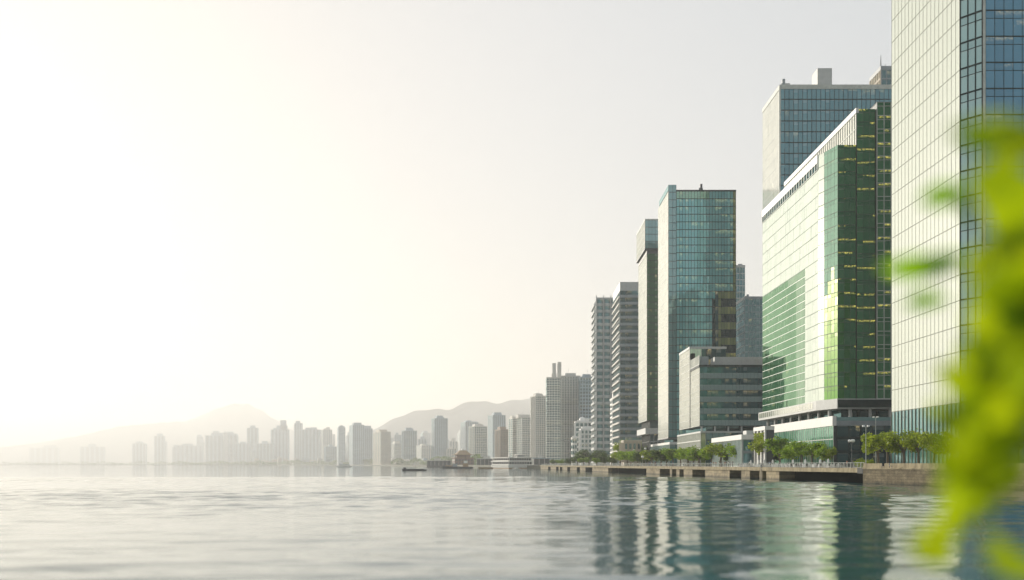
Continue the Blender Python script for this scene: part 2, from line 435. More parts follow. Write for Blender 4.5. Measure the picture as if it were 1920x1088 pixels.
# ------------------------------------------------------------------ water, land, hills
def build_water():
    rows = list(np.geomspace(2.0, 13.8, 60)) + list(np.geomspace(14.0, 330.0, 900)) + list(np.geomspace(345.0, 17000.0, 100))
    Y = np.array(rows); nc = 720
    ang = np.linspace(-.9, .9, nc)
    X = np.outer(Y, ang); YY = np.repeat(Y[:, None], nc, 1)
    dY = np.gradient(Y)[:, None]
    rng = np.random.RandomState(5); Z = np.zeros_like(X)
    for i in range(46):
        lam = math.exp(rng.uniform(math.log(.8), math.log(7.0)))
        th = rng.normal(0, .42); k = 2 * math.pi / lam
        amp = .0145 * lam / (2 * math.pi) * (1.5 if lam > 2.8 else 1.0)
        ph = rng.uniform(0, 6.28)
        fade = np.clip((lam / (dY * 3.2)) - .6, 0, 1)
        arg = k * (X * math.sin(th) + YY * math.cos(th)) + ph
        Z += amp * fade * (np.sin(arg) + .22 * np.sin(2 * arg + 1.57))
    Z *= .75 + .45 * np.sin(X * .021 + YY * .013 + 1.0) * np.sin(YY * .045 + 2.0)
    nr = len(Y)
    co = np.stack([X, YY, Z], -1).reshape(-1, 3).astype(np.float32)
    i = np.arange(nr * nc).reshape(nr, nc)
    quads = np.stack([i[:-1, :-1], i[:-1, 1:], i[1:, 1:], i[1:, :-1]], -1).reshape(-1, 4)
    me = bpy.data.meshes.new('sea')
    me.vertices.add(len(co)); me.vertices.foreach_set('co', co.ravel())
    me.loops.add(quads.size); me.loops.foreach_set('vertex_index', quads.ravel().astype(np.int32))
    me.polygons.add(len(quads)); me.polygons.foreach_set('loop_start', (np.arange(len(quads)) * 4).astype(np.int32))
    me.polygons.foreach_set('use_smooth', [True] * len(quads))
    me.update(calc_edges=True); me.validate()
    me.materials.append(M['water'])
    o = bpy.data.objects.new('sea', me); COL.objects.link(o)
    return setting(o)
build_water()

SHORE = [(82, 60), (79, 150), (77, 180), (73, 213), (68, 270), (63.5, 320), (56, 430), (48, 520), (35, 680), (23, 850)]
def shore_x(Y):
    for (xa, ya), (xb, yb) in zip(SHORE, SHORE[1:]):
        if ya <= Y <= yb: return xa + (xb - xa) * (Y - ya) / (yb - ya)
    return SHORE[-1][0] if Y > SHORE[-1][1] else SHORE[0][0]
INSET = 7.0
land_pts = [(82, 60), (79, 150), (77, 180), (73.0, 213), (shore_x(216) + INSET, 216.0)]
land_pts += [(shore_x(y) + INSET, y) for y in (270, 320, 430, 520, 680)] + [(32, 850), (34, 905), (-10, 1010), (-78, 1240), (-170, 1500), (-310, 2150), (-640, 2800), (-1200, 3200), (-2400, 3600), (-4200, 4000), (-17000, 9000), (-17000, 17500), (17000, 17500), (17000, 60)]
land_pts = [(x * far(y) / y, far(y)) if 1000 < y < 8000 and -8000 < x < 0 else (x, y) for x, y in land_pts]
b = MB(); b.prism(land_pts, -2.0, DECK - .01, 'earth'); setting(b.build('ground'))
# promenade paving, one sheet above the earth
pv = [(82.9, 60), (79.9, 150), (77.9, 180), (73.9, 213.5), (shore_x(216.5) + INSET, 216.5)] + [(shore_x(y) + INSET, y) for y in (270, 320, 430, 520, 680)] + [(34, 850)]
pv2 = [(x + 62, y) for x, y in reversed(pv)]
b = MB(); b.face([(x, y, DECK - .004) for x, y in pv + pv2], 'paving'); setting(b.build('pavement'))

def hill(name, D, pts, seed, back=2600, front=2000):
    rng = np.random.RandomState(seed)
    px = np.linspace(pts[0][0], pts[-1][0], 150)
    ht = np.interp(px, [p[0] for p in pts], [p[1] for p in pts])
    k = np.array([1, 2, 3, 2, 1]) / 9.0; ht = np.convolve(np.pad(ht, 2, 'edge'), k, 'valid')
    prof = [(-front, 0), (-front * .8, .10), (-front * .6, .26), (-front * .42, .47), (-front * .28, .66), (-front * .15, .84), (-front * .06, .95), (0, 1.0), (back * .2, .9), (back * .5, .5), (back, 0)]
    ph = rng.uniform(0, 6.28, 12)
    pts3 = []
    for (dy, h) in prof:
        for x, p in zip(px, ht):
            y = D + dy
            X = wx(x, D) * (1 + dy / D * .35)
            top = max(wz(p, D) - 2, 0.5)
            rid = 1 + (.16 * math.sin(X * .0055 + ph[0] + dy * .002) + .10 * math.sin(X * .0145 + ph[1])) * (1 - h) * 1.2 + .012 * math.sin(X * .03 + ph[2])
            pts3.append((X, y + 170 * math.sin(X * .003 + ph[3]) * (h < .99), 2 + top * h * rid))
    n = len(px); f = []
    for r in range(len(prof) - 1):
        for c in range(n - 1): f.append((r * n + c, r * n + c + 1, (r + 1) * n + c + 1, (r + 1) * n + c))
    b = MB(); b.faces(pts3, f, 'hill'); setting(b.build(name, smooth=True))
hill('hill', 9000, [(640, 838), (700, 806), (735, 787), (770, 773), (800, 768), (818, 767), (838, 770), (862, 760), (886, 751), (905, 753), (928, 757), (955, 752), (990, 747), (1040, 745), (1100, 750), (1180, 765), (1260, 800), (1330, 840)], 3)
hill('mountain', 14800, [(-60, 846), (60, 832), (150, 818), (220, 800), (300, 793), (350, 790), (385, 777), (415, 764), (440, 757), (462, 757), (485, 766), (510, 783), (535, 800), (570, 818), (620, 838), (690, 855)], 7)

# ------------------------------------------------------------------ foreground towers
def tower_right():
    D = 217.0
    t = thing('glass_skyscraper', 'tallest glass skyscraper, rising out of frame with pale green side and dark blue front', 'skyscraper', (wx(1800, 221), D, DECK))
    x1 = 62.0; dep = 43.8; top = 130.0
    cx, cy = 3.1, 4.0
    b = MB(); b.prism([(.25, cy + .1), (cx + .1, .3), (x1, .3), (x1, dep - .2), (.25, dep - .2)], 0, top, 'dgrey'); b.build('core_wall', t)
    z0 = 14.0
    facade(t, (0, dep), (0, cy), z0, top, 5.5, 2.2, 'g_sky', 'mull_b', mw=.24, md=.04, hb=.16, hd=.05, tilt=.003, seed=11)
    facade(t, (0, cy), (cx, 0), z0, top, 5.5, 1.7, 'g_strip', 'mull_d', mw=.2, md=.16, hb=.3, hd=.18, seed=12, sub=.68)
    facade(t, (cx + .5, 0), (x1, 0), z0, top, 5.5, 1.95, 'g_blue', 'mull_d', mw=.10, md=.08, hb=.25, hd=.1, seed=13, sub=.7)
    facade(t, (0, dep), (0, cy), 0.0, z0, 7.0, 2.2, 'g_teal2', 'mull_b', mw=.25, md=.2, hb=.35, hd=.2, seed=14, name='lobby_window')
    facade(t, (0, cy), (cx, 0), 0.0, z0, 7.2, 2.0, 'g_teal2', 'mull_d', mw=.3, md=.2, hb=.3, hd=.2, seed=15, name='lobby_window')
    facade(t, (cx + .5, 0), (x1, 0), 0.0, z0, 7.2, 2.3, 'g_dark', 'mull_d', mw=.2, md=.2, hb=.3, hd=.2, seed=16, name='lobby_window')
    part_box(t, 'corner_fin', cx - .05, cx + .45, -.25, .3, 0, top, 'mull_l')
    part_box(t, 'roof', .2, x1, .2, dep, top, top + .8, 'roofgrey')
tower_right()

def tower_green():
    D = 312.0
    ox = wx(1543, 318.0)
    t = thing('office_tower', 'green glass office tower with stepped roof and sunlit white side, beside the tallest skyscraper', 'office tower', (ox, D, DECK))
    L_ = lambda px, Y=D: wx(px, Y) - ox
    xf = L_(1571); xs = L_(1605); xr = L_(1640); xe = xr + 8.5
    cy = 11.0; dep = 394.5 - D
    zb, z1, z2, z3 = 20.6, lz(272, D), lz(206, D), lz(196, D)
    b = MB(); b.prism([(.25, cy + .1), (xf + .1, .3), (xs, .3), (xs, dep - .2), (.25, dep - .2)], zb, z1, 'dgrey'); b.build('core_wall', t)
    b = MB(); b.prism([(xs + .25, .31), (xr, .31), (xr, dep - .3), (xs + .25, dep - .3)], zb, z2, 'dgrey'); b.build('core_wall', t)
    b = MB(); b.prism([(xr + .25, -1.2), (xe, -1.2), (xe, dep - .4), (xr + .25, dep - .4)], zb, z3, 'dgrey'); b.build('core_wall', t)
    fh = 4.05
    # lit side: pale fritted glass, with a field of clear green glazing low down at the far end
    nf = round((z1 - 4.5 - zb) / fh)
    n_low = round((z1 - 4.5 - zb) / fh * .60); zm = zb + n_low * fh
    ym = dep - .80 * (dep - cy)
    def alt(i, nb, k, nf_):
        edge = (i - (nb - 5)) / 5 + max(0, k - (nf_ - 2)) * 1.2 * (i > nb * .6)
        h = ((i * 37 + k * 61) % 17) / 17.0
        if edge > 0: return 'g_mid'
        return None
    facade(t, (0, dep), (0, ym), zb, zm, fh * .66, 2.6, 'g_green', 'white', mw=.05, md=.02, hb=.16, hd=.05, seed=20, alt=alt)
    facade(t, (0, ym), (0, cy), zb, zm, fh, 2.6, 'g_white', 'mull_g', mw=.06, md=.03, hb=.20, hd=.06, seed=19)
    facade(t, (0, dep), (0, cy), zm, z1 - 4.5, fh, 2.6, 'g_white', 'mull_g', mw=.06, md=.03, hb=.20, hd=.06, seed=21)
    facade(t, (0, dep), (0, cy), z1 - 4.5, z1 - 2.2, 2.3, 3.0, 'g_dark', 'mull_l', mw=.5, md=.3, hb=.2, hd=.2, seed=22, name='louvre_band')
    part_box(t, 'parapet', -.3, .5, cy, dep, z1 - 2.2, z1 + .3, 'white')
    vz = zb + (z1 - zb) * .42
    ux, uy = xf * .32, cy * .68     # pale corner strip, then the vivid one
    facade(t, (0, cy), (ux, uy), zb, z1, fh, 3.6, 'g_white', 'mull_g', mw=.06, md=.03, hb=.2, hd=.06, seed=18)
    def strip_alt(i, nb, k, nf_):
        r = k / nf_
        return None if r < .40 or (r < .52 and (k * 5 + i * 3) % 4 > (r - .40) * 33) else 'g_pod'
    facade(t, (ux, uy), (xf, 0), zb, z1, fh, 2.1, 'g_vivid', 'mull_g', mw=.10, md=.05, hb=.2, hd=.07, seed=23, alt=strip_alt, sub=.7)
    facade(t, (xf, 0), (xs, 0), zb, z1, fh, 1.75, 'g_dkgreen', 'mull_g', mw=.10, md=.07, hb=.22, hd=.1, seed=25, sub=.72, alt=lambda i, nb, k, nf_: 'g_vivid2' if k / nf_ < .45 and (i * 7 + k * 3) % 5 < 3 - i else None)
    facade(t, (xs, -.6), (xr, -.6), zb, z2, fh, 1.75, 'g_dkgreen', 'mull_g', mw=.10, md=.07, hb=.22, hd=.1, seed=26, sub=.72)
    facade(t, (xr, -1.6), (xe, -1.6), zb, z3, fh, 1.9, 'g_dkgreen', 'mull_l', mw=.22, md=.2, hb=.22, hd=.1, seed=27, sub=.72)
    # side of the taller block above the step: white panelled screen
    facade(t, (xs, dep - 1), (xs, -.6), z1, z2 - 1.2, (z2 - 1.2 - z1) / 2, 2.2, 'g_cream', 'mull_l', mw=.35, md=.2, hb=.3, hd=.15, seed=28, name='screen_panel')
    part_box(t, 'parapet', xs - .3, xs + .6, -.8, dep - 1, z2 - 1.2, z2 + .3, 'white')
    part_box(t, 'roof', .5, xs - .2, cy, dep, z1, z1 + .25, 'roofgrey')
    part_box(t, 'roof', xs + .6, xr, 0, dep, z2 - .4, z2 + .1, 'roofgrey')
    part_box(t, 'roof', xr + .2, xe, -1.4, dep, z3, z3 + .3, 'roofgrey')
    # transfer ledge, recessed floor with columns, podium
    b = MB(); b.prism([(-1.6, cy - 3), (xf - 1.2, -3.2), (xe, -3.2), (xe, dep), (-1.6, dep)], 17.6, zb, 'lgrey'); b.build('ledge', t)
    facade(t, (-1.62, dep - 1), (-1.62, cy), 18.2, 20.2, 2.0, 3.0, 'g_cream', 'mull_l', mw=.3, md=.06, hb=.2, hd=.05, seed=29, name='ledge_panel')
    b = MB(); b.prism([(xf - 1.0, -3.24), (xe, -3.24), (xe, -3.3), (xf - 1.0, -3.3)], 17.9, 20.3, 'mull_d'); b.build('ledge_panel', t)
    part_box(t, 'recessed_floor', 5, xe, 4, dep - 3, 14.6, 17.6, 'g_dark')
    for i in range(8):
        b = MB(); b.tube([(1.2, 3 + i * 10.8, 14.6), (1.2, 3 + i * 10.8, 17.6)], .55, 12, 'lgrey'); b.build('column', t)
    for i in range(3):
        b = MB(); b.tube([(6 + i * 6.0, -1.6, 14.6), (6 + i * 6.0, -1.6, 17.6)], .5, 12, 'lgrey'); b.build('column', t)
    pf = -4.0; px0 = L_(1563, D + pf); pb = 381 - D
    b = MB(); b.box(px0 + .25, xe, pf + .3, pb, 0, 14.5, 'dgrey'); b.build('podium_wall', t)
    facade(t, (px0, pb), (px0, pf), 0, 12.4, 4.13, 2.4, 'g_pod', 'mull_l', mw=.10, md=.1, hb=.25, hd=.12, seed=31, name='podium_window')
    part_box(t, 'fascia', px0 - .4, px0 + .8, pf - .2, pb + .2, 12.4, 15.3, 'white')
    facade(t, (px0 + .8, pf), (xe, pf), 0, 12.4, 4.13, 3.4, 'g_dark', 'mull_d', mw=.3, md=.2, hb=.9, hd=.2, seed=32, name='podium_window')
    part_box(t, 'fascia', px0 + .8, xe, pf - .3, pf + .8, 12.4, 13.9, 'grey')
    b = MB(); b.box(px0 + .9, xe, pf + .1, pf + .14, 13.9, 15.0, 'g_strip'); b.build('balustrade', t)
tower_green()

def tower_back():
    D = 425.0
    ox = wx(1462, D)
    t = thing('office_tower', 'blue-grey glass tower with a rooftop plant box, behind the green stepped tower', 'office tower', (ox, D, DECK))
    w = 62.0; dep = 29.0; top = lz(160, D)
    b = MB(); b.box(.3, w, .3, dep, 0, top - .5, 'dgrey'); b.build('core_wall', t)
    facade(t, (0, 0), (w, 0), 40, top - 1.6, 4.4, 1.9, 'g_grey', 'mull_d', mw=.24, md=.05, hb=.40, hd=.1, seed=41)
    facade(t, (0, dep), (0, 0), 40, top - 1.6, 4.4, 1.6, 'g_cream', 'p_grey', mw=.55, md=.05, hb=.14, hd=.04, seed=42)
    part_box(t, 'parapet', -.2, w, -.25, dep, top - 1.6, top + .2, 'mull_l')
    part_box(t, 'corner_fin', -.3, .35, -.35, .3, 40, top - 1.6, 'mull_l')
    part_box(t, 'lower_wall', .05, w, .05, dep, 0, 40, 'grey')
    x0 = wx(1533, D + 8) - ox; x1 = wx(1560, D + 8) - ox
    part_box(t, 'plant_box', x0, x1, 8, 16, top, lz(128, D + 8), 'lgrey')
    x0 = wx(1467, D + 6) - ox
    b = MB(); b.box(x0, x0 + 1.2, 6, 7.4, top, lz(148, D + 6), 'grey'); b.box(x0 - .4, x0 + 3.2, 6.1, 7.3, top, lz(156, D + 6), 'lgrey'); b.build('vent_stack', t)
tower_back()

def tower_far_right():
    D = 520.0
    ox = wx(1652, D)
    t = thing('office_tower', 'dark tower with a thin roof mast, peeping above the blue-grey tower', 'office tower', (ox, D, DECK))
    dep = 16.0; top = lz(126, D); w = 30
    b = MB(); b.box(.2, w, .2, dep, 0, top, 'grey'); b.build('core_wall', t)
    facade(t, (0, 0), (w, 0), top - 40, top - 1.5, 5, 2.6, 'g_dark', 'grey', mw=.35, md=.2, hb=.7, hd=.25, seed=43)
    facade(t, (0, dep), (0, 0), top - 40, top - 1.5, 5, 2.6, 'g_cream', 'beige', mw=.7, md=.4, hb=1.0, hd=.4, seed=44)
    part_box(t, 'parapet', -.3, w, -.3, dep, top - 1.5, top + .5, 'grey')
    b = MB(); b.tube([(.6, 2, top), (.6, 2, top + 4.5), (.6, 2, top + 7)], [.3, .2, .07], 6, 'dgrey'); b.build('mast', t)
    b = MB(); b.tube([(3.2, 3, top), (3.2, 3, top + 2.5)], .12, 6, 'dgrey'); b.build('aerial', t)
tower_far_right()

def tower_teal():
    D = 520.0
    ox = wx(1253, D)
    t = thing('office_tower', 'tall teal glass tower with a cream sunlit side and a raised roof corner', 'office tower', (ox, D, DECK))
    w = wx(1380, D) - ox; dep = 36.0; zb = lz(821, D); top = lz(357, D); ct = lz(347, D); cw = wx(1268, D) - ox
    b = MB(); b.box(.3, w, .3, dep, zb, top, 'dgrey'); b.build('core_wall', t)
    fh = 3.9
    def alt(i, nb, k, nf):
        x, z = i / nb, k / nf
        if x > .92 and z > .58: return 'g_amber'
        if .26 < z < .58 - .03 * (x < .62) and x > .55:  # reflection of a dark balconied building, painted pane by pane
            if x > .70: return 'g_reflect' if k % 2 else ('g_amber' if x > .74 else 'g_teal_d')
            return ('g_reflect', 'g_teal_d', 'g_amber', 'g_reflect')[i % 4] 
        if z > .965 and x < .52: return 'g_pod'
        return None
    facade(t, (cw, 0), (w, 0), zb, top - .6, fh, 1.55, 'g_teal', 'mull_d', mw=.17, md=.05, hb=.34, hd=.1, seed=51, alt=alt)
    facade(t, (0, -.25), (cw, -.25), zb, ct, fh, 2.0, 'g_teal2', 'mull_d', mw=.12, md=.08, hb=.26, hd=.1, seed=52)
    facade(t, (0, dep), (0, -.25), zb, top - .6, fh, 1.9, 'g_cream', 'mull_l', mw=.10, md=.04, hb=.22, hd=.06, seed=53)
    part_box(t, 'parapet', cw, w + .1, -.15, dep, top - .6, top + .2, 'mull_d')
    b = MB(); b.box(.02, cw, .05, dep * .9, top, ct, 'g_strip'); b.build('roof_screen', t)
    b = MB(); x0 = wx(1313, D + 8) - ox
    b.box(x0, x0 + 1.1, 8, 9.2, top, lz(345, D + 8), 'dgrey'); b.box(x0 - .7, x0 + 1.4, 8.2, 9, top, lz(352, D + 8), 'grey'); b.build('vent_stack', t)
    # recessed foot and podium
    part_box(t, 'recessed_floor', 3, w, 3, dep - 3, 0, zb, 'g_dark')
    part_box(t, 'soffit', -.3, w, -.3, dep, zb - .5, zb, 'dgrey')
    pf = 505 - D; px0 = wx(1256, 505) - ox; pb = 573 - D; ph = lz(829, 505)
    b = MB(); b.box(px0 + .2, px0 + 13, pf + .2, pb, 0, ph - 1.2, 'dgrey'); b.build('podium_wall', t)
    facade(t, (px0, pb), (px0, pf), 0, ph - 1.2, ph - 1.2, 1.6, 'g_teal2', 'mull_l', mw=.14, md=.12, hb=.3, hd=.12, seed=54, name='podium_window')
    facade(t, (px0, pf), (px0 + 13, pf), 0, ph - 1.2, ph - 1.2, 2.6, 'g_teal2', 'mull_d', mw=.14, md=.12, hb=.3, hd=.12, seed=55, name='podium_window')
    part_box(t, 'podium_roof', px0 - .2, px0 + 13, pf - .2, pb + .2, ph - 1.2, ph, 'white')
tower_teal()

def tower_slim():
    D = 600.0
    ox = wx(1213, D)
    t = thing('office_tower', 'slim glass tower with an overhanging top box, left of and touching the teal tower', 'office tower', (ox, D, DECK))
    w = 9.0; dep = 40.0; zb = lz(789, D); zc = lz(467, D); top = lz(412, D)
    b = MB(); b.box(.3, w, .3, dep, zb, top - .4, 'dgrey'); b.build('core_wall', t)
    facade(t, (0, 0), (w, 0), zb, zc - 2.8, 4.1, 1.6, 'g_green', 'mull_d', mw=.12, md=.08, hb=.35, hd=.12, seed=61)
    facade(t, (0, dep), (0, 0), zb, zc - 2.8, 4.1, 2.2, 'g_cream', 'mull_l', mw=.1, md=.06, hb=.3, hd=.1, seed=62)
    part_box(t, 'shadow_gap', -.1, w, -.1, dep, zc - 2.8, zc - .6, 'dgrey')
    part_box(t, 'soffit', -1.5, w, -1.0, dep, zc - .6, zc, 'dgrey')
    facade(t, (-1.2, -.8), (w, -.8), zc, top - .6, 4.3, 1.9, 'g_teal2', 'mull_d', mw=.12, md=.08, hb=.3, hd=.1, seed=63)
    facade(t, (-1.2, dep), (-1.2, -.8), zc, top - .6, 4.3, 2.2, 'g_cream', 'mull_l', mw=.12, md=.08, hb=.3, hd=.1, seed=64)
    b = MB(); b.prism([(-1.1, -.7), (.2, -.7), (.2, dep), (-1.1, dep)], zc + .01, top - .7, 'dgrey'); b.build('core_wall', t)
    part_box(t, 'parapet', -1.35, w, -.95, dep, top - .6, top + .2, 'mull_l')
    z1, z2 = lz(814, D), lz(803, D)
    b = MB(); b.box(2, w + 4, 2, dep - 2, 0, zb, 'g_dark'); b.build('recessed_floor', t)
    facade(t, (2, dep - 2), (2, 1.9), z2, zb, zb - z2, 1.5, 'g_cream', 'mull_d', mw=.6, md=.2, hb=.3, hd=.2, seed=65, name='foot_window')
    part_box(t, 'balcony_band', -1.0, w + 6, -1, dep, z1, z2, 'lgrey')
    facade(t, (2, dep - 2), (2, 1.9), 0, z1, 4.2, 1.8, 'g_cream', 'mull_d', mw=.5, md=.2, hb=.4, hd=.2, seed=66, name='foot_window')
    facade(t, (2, 1.9), (w + 4, 1.9), 0, z1, 4.2, 2.2, 'g_dark', 'grey', mw=.2, md=.2, hb=.6, hd=.2, seed=67, name='foot_window')
tower_slim()

def block_mid():
    D = 430.0
    ox = wx(1312, D)
    t = thing('office_block', 'mid-height office block with dark and grey bands, before the teal tower', 'office block', (ox, D, DECK))
    w = 32.0; dep = 22.0; zb = lz(799, D); top = lz(684, D)
    b = MB(); b.box(.3, w, .3, dep, zb, top - .3, 'dgrey'); b.build('core_wall', t)
    n = 5; fh = (top - 1.0 - zb) / n
    facade(t, (0, 0), (w, 0), zb, top - 1.0, fh, 1.5, 'g_teal_d', 'mull_d', mw=.08, md=.05, hb=.2, hd=.1, sp=fh * .46, spm='slate', seed=71)
    facade(t, (0, dep), (0, 0), zb, top - 1.0, fh / 2, 2.2, 'g_cream', 'mull_l', mw=.14, md=.1, hb=.2, hd=.1, seed=72)
    part_box(t, 'cornice', -.3, w, -.35, dep, top - 1.0, top - .1, 'mull_d')
    facade(t, (-.1, dep), (-.1, 0), top, top + 4.0, 4.0, 1.4, 'g_cream', 'mull_l', mw=.35, md=.1, hb=.3, hd=.1, seed=73, name='roof_screen')
    b = MB(); b.box(.1, 4, 1.5, dep, top, top + 3.6, 'grey'); b.build('roof_screen', t)
    part_box(t, 'plant_room', 8, 30, 9, 18, top - .1, top + 4.2, 'lgrey')
    # taller rear wing
    h2 = lz(651, 454); y0 = 24.0; d2 = 52.0
    b = MB(); b.box(.3, 16, y0 + .2, d2, zb, h2 - .3, 'dgrey'); b.build('core_wall', t)
    part_box(t, 'dark_slot', .4, 2, dep, y0, zb, h2 - 3, 'void')
    facade(t, (0, d2), (0, y0), zb, h2 - .8, fh / 2 * 1.3, 2.6, 'g_cream', 'mull_l', mw=.14, md=.1, hb=.25, hd=.1, seed=74)
    facade(t, (0, y0), (5.2, y0), top, h2 - .8, 3.9, 1.8, 'g_cream', 'mull_l', mw=.2, md=.1, hb=.25, hd=.1, seed=75)
    facade(t, (5.2, y0), (16, y0), top, h2 - .8, 3.9, 2, 'g_dark', 'mull_d', mw=.12, md=.1, hb=.25, hd=.1, seed=76)
    part_box(t, 'parapet', -.2, 16.2, y0 - .2, d2, h2 - .8, h2 + .2, 'lgrey')
    # foot
    part_box(t, 'recessed_floor', 3, w, 2.5, d2, 0, zb, 'g_dark')
    for i in range(6):
        b = MB(); b.tube([(1.0 + i * 5.6, .9, 0), (1.0 + i * 5.6, .9, zb)], .4, 10, 'lgrey'); b.build('column', t)
    pf = 420 - D; px0 = wx(1314, 420) - ox; pb = 479 - D; ph = lz(809, 420)
    b = MB(); b.box(px0 + .2, w, pf + .2, pb, 0, ph - .6, 'dgrey'); b.build('podium_wall', t)
    facade(t, (px0, pb), (px0, pf), 0, ph - .6, 3.4, 2.0, 'g_cream', 'mull_l', mw=.3, md=.15, hb=.5, hd=.2, seed=77, name='podium_window')
    facade(t, (px0, pf), (px0 + 2.0, pf), 0, ph - .6, 7, 2.0, 'g_amber', 'mull_l', mw=.1, md=.1, hb=.2, hd=.1, seed=78, name='podium_window')
    facade(t, (px0 + 2.0, pf), (w, pf), 0, ph - .6, 3.4, 2.6, 'g_dark', 'mull_d', mw=.15, md=.1, hb=.5, hd=.15, seed=79, name='podium_window')
    part_box(t, 'podium_roof', px0 - .2, w, pf - .25, pb + .2, ph - .6, ph + .1, 'lgrey')
block_mid()

def pavilion():
    D = 330.0; ox = wx(1392, D)
    t = thing('pavilion', 'low white pavilion with a tall ribbed glass side, behind the promenade trees', 'pavilion', (ox, D, DECK))
    dep = 49.0; w = 9.0; h = lz(815, D)
    part_box(t, 'core_wall', .2, w, .2, dep, 0, h - 2, 'grey')
    facade(t, (0, dep), (0, 0), 0, h - 1.6, h - 1.6, 1.5, 'g_strip', 'mull_l', mw=.2, md=.2, hb=.3, hd=.1, seed=81)
    facade(t, (0, 0), (w, 0), 0, h - 1.6, 4.3, 2.6, 'g_grey', 'grey', mw=.3, md=.15, hb=.8, hd=.2, seed=82)
    part_box(t, 'roof', -.4, w + .2, -.4, dep + .3, h - 1.6, h, 'white')
    part_box(t, 'roof_unit', 2, 5, 3, 8, h, h + 1.4, 'lgrey')
    D = 312.0; ox = wx(1437, D)
    t = thing('kiosk_building', 'small white block with planted openings and a dark end wall, beside the green podium', 'building', (ox, D, DECK))
    dep = 14.5; h = lz(799, D); w = 2.4
    part_box(t, 'wall', 0, w, 0, dep, 0, h - 1.2, 'dgrey')
    part_box(t, 'roof', -.5, w, -.2, dep + .2, h - 1.2, h, 'white')
    for i in range(4):
        part_box(t, 'pier', -.45, 0, .2 + i * 4.4, 1.1 + i * 4.4, 0, h - 1.2, 'white')
    part_box(t, 'canopy', -.48, 0, 0, dep, 5.0, 5.9, 'white')
    rng = random.Random(4); b = MB()
    for _ in range(420):
        p = Vector((-.5 - abs(rng.gauss(0, .25)), rng.uniform(1, dep - 1), h * rng.uniform(.55, .84)))
        a = rng.uniform(.2, .4); d1 = Vector((rng.gauss(0, 1), rng.gauss(0, 1), rng.gauss(0, 1))).normalized(); d2 = d1.orthogonal().normalized()
        b.face([p - d1 * a, p - d2 * a * .6, p + d1 * a, p + d2 * a * .6], 'leaf_y')
    b.build('planting', t)
pavilion()

def slab_tower(label, px0, px1, pyt, D, dep, glassm, frame, fh=4, bay=2.2, roof=None, left='g_grey', sp=0, spm=None, mw=.2):
    ox = wx(px0, D); w = wx(px1, D) - ox
    t = thing('tower_block', label, 'tower block', (ox, D, DECK))
    top = lz(pyt, D)
    part_box(t, 'core_wall', .2, w, .2, dep, 0, top, 'grey')
    facade(t, (0, 0), (w, 0), top * .12, top - 1.4, fh, bay, glassm, frame, mw=mw, md=.15, hb=.5, hd=.2, sp=sp, spm=spm, seed=int(px0))
    facade(t, (0, dep), (0, 0), top * .12, top - 1.4, fh, bay, left, frame, mw=mw, md=.15, hb=.5, hd=.2, sp=sp, spm=spm, seed=int(px0) + 1)
    part_box(t, 'parapet', -.2, w, -.3, dep, top - 1.4, top + .3, frame)
    if roof:
        a, c, y = roof
        part_box(t, 'roof_box', wx(a, D + 4) - ox, wx(c, D + 4) - ox, 4, 10, top, lz(y, D + 4), 'grey')
    return t
slab_tower('narrow grey slab tower just behind the right edge of the teal tower', 1376, 1397, 498, 690, 20, 'g_grey', 'lgrey', 4.2, 1.8, (1384, 1392, 495))
slab_tower('dark grey tower block between the teal tower and the green tower', 1396, 1445, 557, 640, 24, 'g_dark', 'grey', 4.2, 2.2, (1400, 1404, 552))

def tower_banded():
    D = 700.0; ox = wx(1163, D)
    t = thing('tower_block', 'dark tower with pale horizontal bands and white sun shelves down its side', 'tower block', (ox, D, DECK))
    w = 16.0; dep = 48.0; top = lz(529, D)
    part_box(t, 'core_wall', .2, w, .2, dep, 0, top, 'dgrey')
    facade(t, (0, 0), (w, 0), 0, top - 6, 4.75, 1.6, 'g_teal_d', 'mull_d', mw=.08, md=.05, hb=.15, hd=.1, sp=1.9, spm='grey', seed=91)
    part_box(t, 'parapet', -.2, w, -.2, dep, top - 6, top, 'lgrey')
    n = round((top - 6) / 4.75); fh = (top - 6) / n
    facade(t, (0, dep), (0, 0), 0, top - 6, fh * 2, 4, 'g_dark', 'grey', mw=.3, md=.2, hb=.3, hd=.2, seed=92)
    for k in range(1, n):
        b = MB(); b.prism([(-1.1, dep), (-1.1, .4), (-.25, -.25), (-.25, dep)], k * fh, k * fh + 1.2, 'offwhite'); b.build('sun_shelf', t)
tower_banded()

